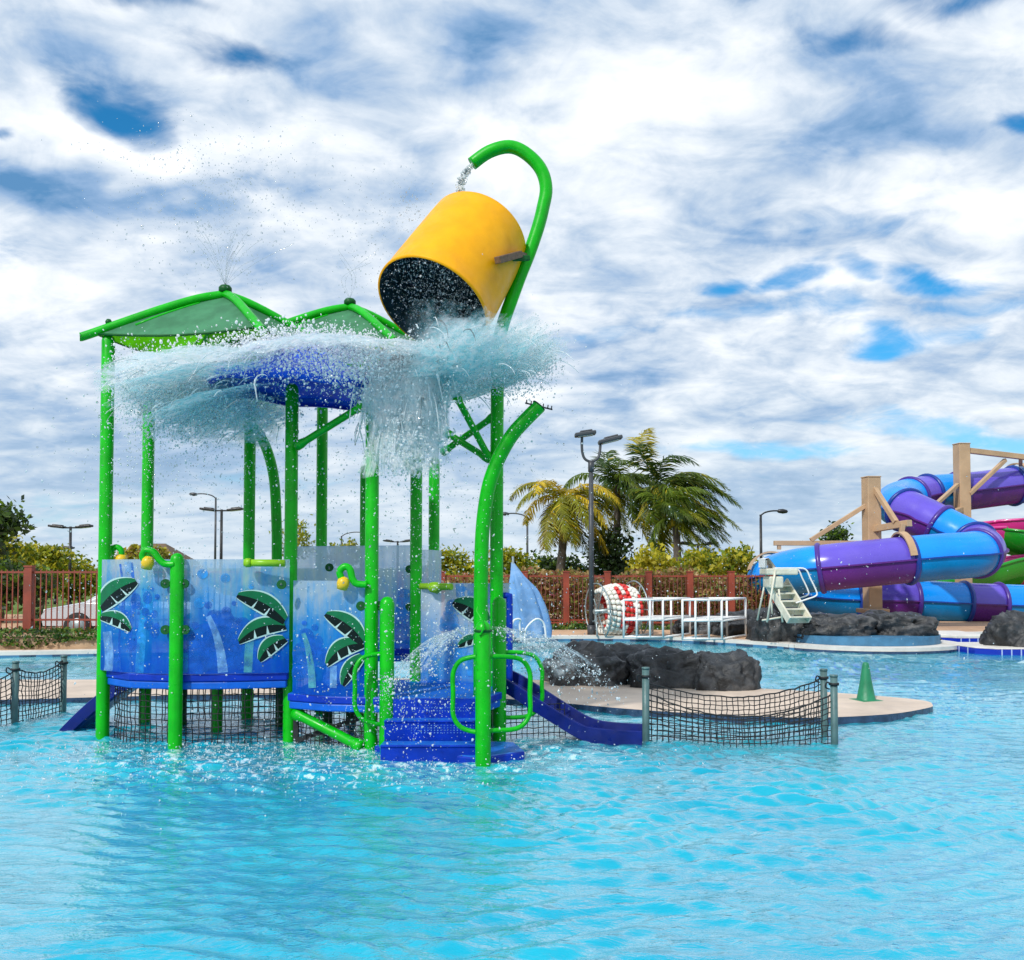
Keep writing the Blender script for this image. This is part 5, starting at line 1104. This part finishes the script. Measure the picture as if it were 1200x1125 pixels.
def palm(px, pyc, Yv, lean, size, mats, w, label, nf=26, wind=.55):
    top = A(px, pyc, Yv); base = Vector((top.x - lean, Yv, .06)); t = thing('palm_tree', base, label, 'palm tree', 'coconut palms behind the fence')
    q = MB(); P = spline([base, base.lerp(top, .35) + Vector((-.15 * lean, 0, 0)), base.lerp(top, .7) + Vector((-.05 * lean, 0, 0)), top], 8); q.tube(P, [.20 - .09 * i / (len(P) - 1) + (.012 if i % 2 else 0) for i in range(len(P))], PTRUNK, 10)
    q.build('trunk', t)
    V, Fc, Mi = [], [], []
    for k in range(nf):
        az = 2 * PI * (k * .618 % 1) + random.uniform(-.2, .2); el = random.uniform(-.55, .85) if k > 5 else random.uniform(.75, 1.05); L = size * random.uniform(.8, 1.15)
        d0 = Vector((math.cos(az) * math.cos(el), math.sin(az) * math.cos(el), math.sin(el))); p = top.copy(); v = d0.copy(); pts = [p.copy()]; N = 22
        for i in range(N):
            s_ = i / N; v = (v + Vector((wind * .15, 0, -.075 - .05 * s_))).normalized(); p = p + v * L / N; pts.append(p.copy())
        mk = RNG.choice(len(mats), p=w if el > -.1 else [w[0] * .5, w[1] * .3, 1 - w[0] * .5 - w[1] * .3])
        for i in range(len(pts) - 1):           # rachis
            a, b = pts[i], pts[i + 1]; n = len(V); hw = .03 * (1 - i / N) + .006
            V += [tuple(a + Vector((0, 0, hw))), tuple(b + Vector((0, 0, hw))), tuple(b - Vector((0, 0, hw))), tuple(a - Vector((0, 0, hw)))]; Fc.append((n, n + 1, n + 2, n + 3)); Mi.append(mk)
        for i in range(2, len(pts) - 1):
            tg = (pts[i + 1] - pts[i]).normalized(); sd = tg.cross(Vector((0, 0, 1)));
            if sd.length < .1: sd = Vector((1, 0, 0))
            sd.normalize(); ll = size * .27 * math.sin(PI * min(1, .12 + .88 * i / N)) ** .6 * random.uniform(.8, 1.15)
            for sg in (1, -1):
              for h_ in (0, .33, .66):
                o_ = pts[i].lerp(pts[i + 1], h_); dr = (sd * sg * .75 + tg * .55 + Vector((wind * .45 + RNG.normal(0, .12), RNG.normal(0, .12), -.22 + RNG.normal(0, .15)))).normalized(); m = o_ + dr * ll * .5; e = o_ + (dr + Vector((wind * .2, 0, -.22))).normalized() * ll
                wd = tg * .020 * size / 2; n = len(V); V += [tuple(o_ - wd * .7), tuple(m - wd), tuple(e), tuple(m + wd), tuple(o_ + wd * .7)]
                Fc.append((n, n + 1, n + 3, n + 4)); Fc.append((n + 1, n + 2, n + 2, n + 3)); j = mk if random.random() < .8 else int(RNG.choice(len(mats))); Mi += [j, j]
    me = bpy.data.meshes.new('crown'); LV = np.array(V) - np.array(tuple(base)); me.from_pydata(LV.tolist(), [], [f if f[1] != f[2] or True else f for f in [tuple(dict.fromkeys(f)) for f in Fc]])
    for m in mats: me.materials.append(m)
    me.polygons.foreach_set('material_index', Mi); o = bpy.data.objects.new('crown', me); COL.objects.link(o); o.parent = t
    n = MB()
    for k in range(7): c = top + Vector((random.uniform(-.25, .25), random.uniform(-.25, .25), random.uniform(-.35, -.1))); n.lathe([(0, -.14), (.09, -.09), (.12, 0), (.08, .1), (0, .14)], c, PALM_Y[1], 10)
    n.build('coconuts', t)
palm(664, 584, 36, .3, 2.55, PALM_Y, [.62, .24, .14], 'yellowing palm tree left of the tall forked lamp post', 32, .22)
palm(724, 568, 38, .1, 2.6, PALM_G, [.62, .3, .08], 'tall green palm tree just right of the forked lamp post', 30, .5)
palm(778, 570, 36, .2, 3.0, PALM_G, [.66, .26, .08], 'big windblown palm tree with fronds swept to the right', 32, .6)
palm(792, 606, 35, -.1, 2.5, [PALM_G[0], PALM_G[1], PALM_Y[0]], [.5, .2, .3], 'lower yellow tipped palm in front of the windblown palm', 28, .55)

# ------------------------------------------------------------------ cars and pavilion
def car(x, y, rot, paint, label, zb=.06):
    t = thing('parked_car', (x, y, zb), label, 'car', 'cars parked behind the fences'); M_ = Matrix.Rotation(rot, 3, 'Z'); o = Vector((x, y, zb))
    def W(p): return o + M_ @ Vector(p)
    prof = [(-2.15, .35), (-2.2, .6), (-2.1, .74), (-1.2, .90), (-.55, 1.32), (.1, 1.44), (.9, 1.40), (1.55, 1.02), (2.05, .95), (2.15, .7), (2.15, .35)]
    q = MB(); rows = []
    for yy, sc in ((-.84, .94), (-.80, 1), (0, 1.015), (.80, 1), (.84, .94)): rows.append([W((a, yy * (1 if b < .95 else .84), .35 + (b - .35) * sc)) for a, b in prof])
    q.grid(rows, paint, True); q.poly([W((a, -.835 * (1 if b < .95 else .84), .35 + (b - .35) * .94)) for a, b in prof], paint); q.poly([W((a, .835 * (1 if b < .95 else .84), .35 + (b - .35) * .94)) for a, b in prof[::-1]], paint); q.build('body', t)
    for s_ in (-1, 1):
        q = MB(); q.poly([W((a, s_ * yy, z)) for a, yy, z in [(-1.02, .80, .93), (-.5, .745, 1.25), (.08, .725, 1.35), (.1, .80, .93)]], GLASSD); q.poly([W((a, s_ * yy, z)) for a, yy, z in [(.18, .80, .93), (.16, .725, 1.35), (.85, .73, 1.31), (1.4, .80, .95)]], GLASSD); q.build('side_window', t)
        q = MB(); q.box(W((-2.1, s_ * .6, .66)), (.16, .36, .14), LENS, rot); q.build('headlight', t, .02)
        for xx in (-1.35, 1.32):
            q = MB(); q.lathe([(.0, -.10), (.26, -.10), (.33, -.06), (.33, .06), (.26, .10), (0, .10)], W((xx, s_ * .78, .33)), TYRE, 20, M_ @ Vector((0, 1, 0))); w_ = q.build('wheel', t)
            q = MB(); q.lathe([(0, .112), (.2, .108), (.21, .09)], W((xx, s_ * .78, .33)), STEEL, 16, M_ @ Vector((0, s_, 0))); q.build('rim', w_)
    q = MB(); q.poly([W(p) for p in [(-1.16, -.72, .945), (-1.16, .72, .945), (-.58, .62, 1.325), (-.58, -.62, 1.325)]], GLASSD); q.build('windscreen', t)
car(-8.6, 22.4, 0.0, CARS, 'silver car parked behind the left picket fence')
car(A(668, 665, 29.5).x, 29.5, .05, CARM, 'dark red car parked behind the hedge near the folded parasol')
t = thing('pavilion', (A(168, 665, 58).x, 58, .06), 'brown hip roofed pavilion far behind the left green posts', 'pavilion')
a, b = A(126, 656, 58), A(206, 656, 58); zt = A(165, 636, 58).z; ze = a.z - .15
q = MB(); c = Vector(((a.x + b.x) / 2, 60, 0)); w = (b.x - a.x) / 2
q.grid([[(c.x - w, 57.5, ze), (c.x - w * .35, 60, zt)], [(c.x + w, 57.5, ze), (c.x + w * .35, 60, zt)]], ROOFB, False); q.grid([[(c.x - w, 62.5, ze), (c.x - w * .35, 60, zt)], [(c.x + w, 62.5, ze), (c.x + w * .35, 60, zt)]], ROOFB, False)
for s_ in (-1, 1): q.poly([(c.x + s_ * w, 57.5, ze), (c.x + s_ * w, 62.5, ze), (c.x + s_ * w * .35, 60, zt)], ROOFB)
q.prism([(c.x - w, 57.5), (c.x + w, 57.5), (c.x + w, 62.5), (c.x - w, 62.5)], ze - .15, ze - .004, ROOFB); q.build('roof', t)
for sx in (-.8, .8):
    for sy in (58, 62): q = MB(); q.box((c.x + sx * w, sy, (ze - .15) / 2), (.25, .25, ze - .15), TAN); q.build('column', t)
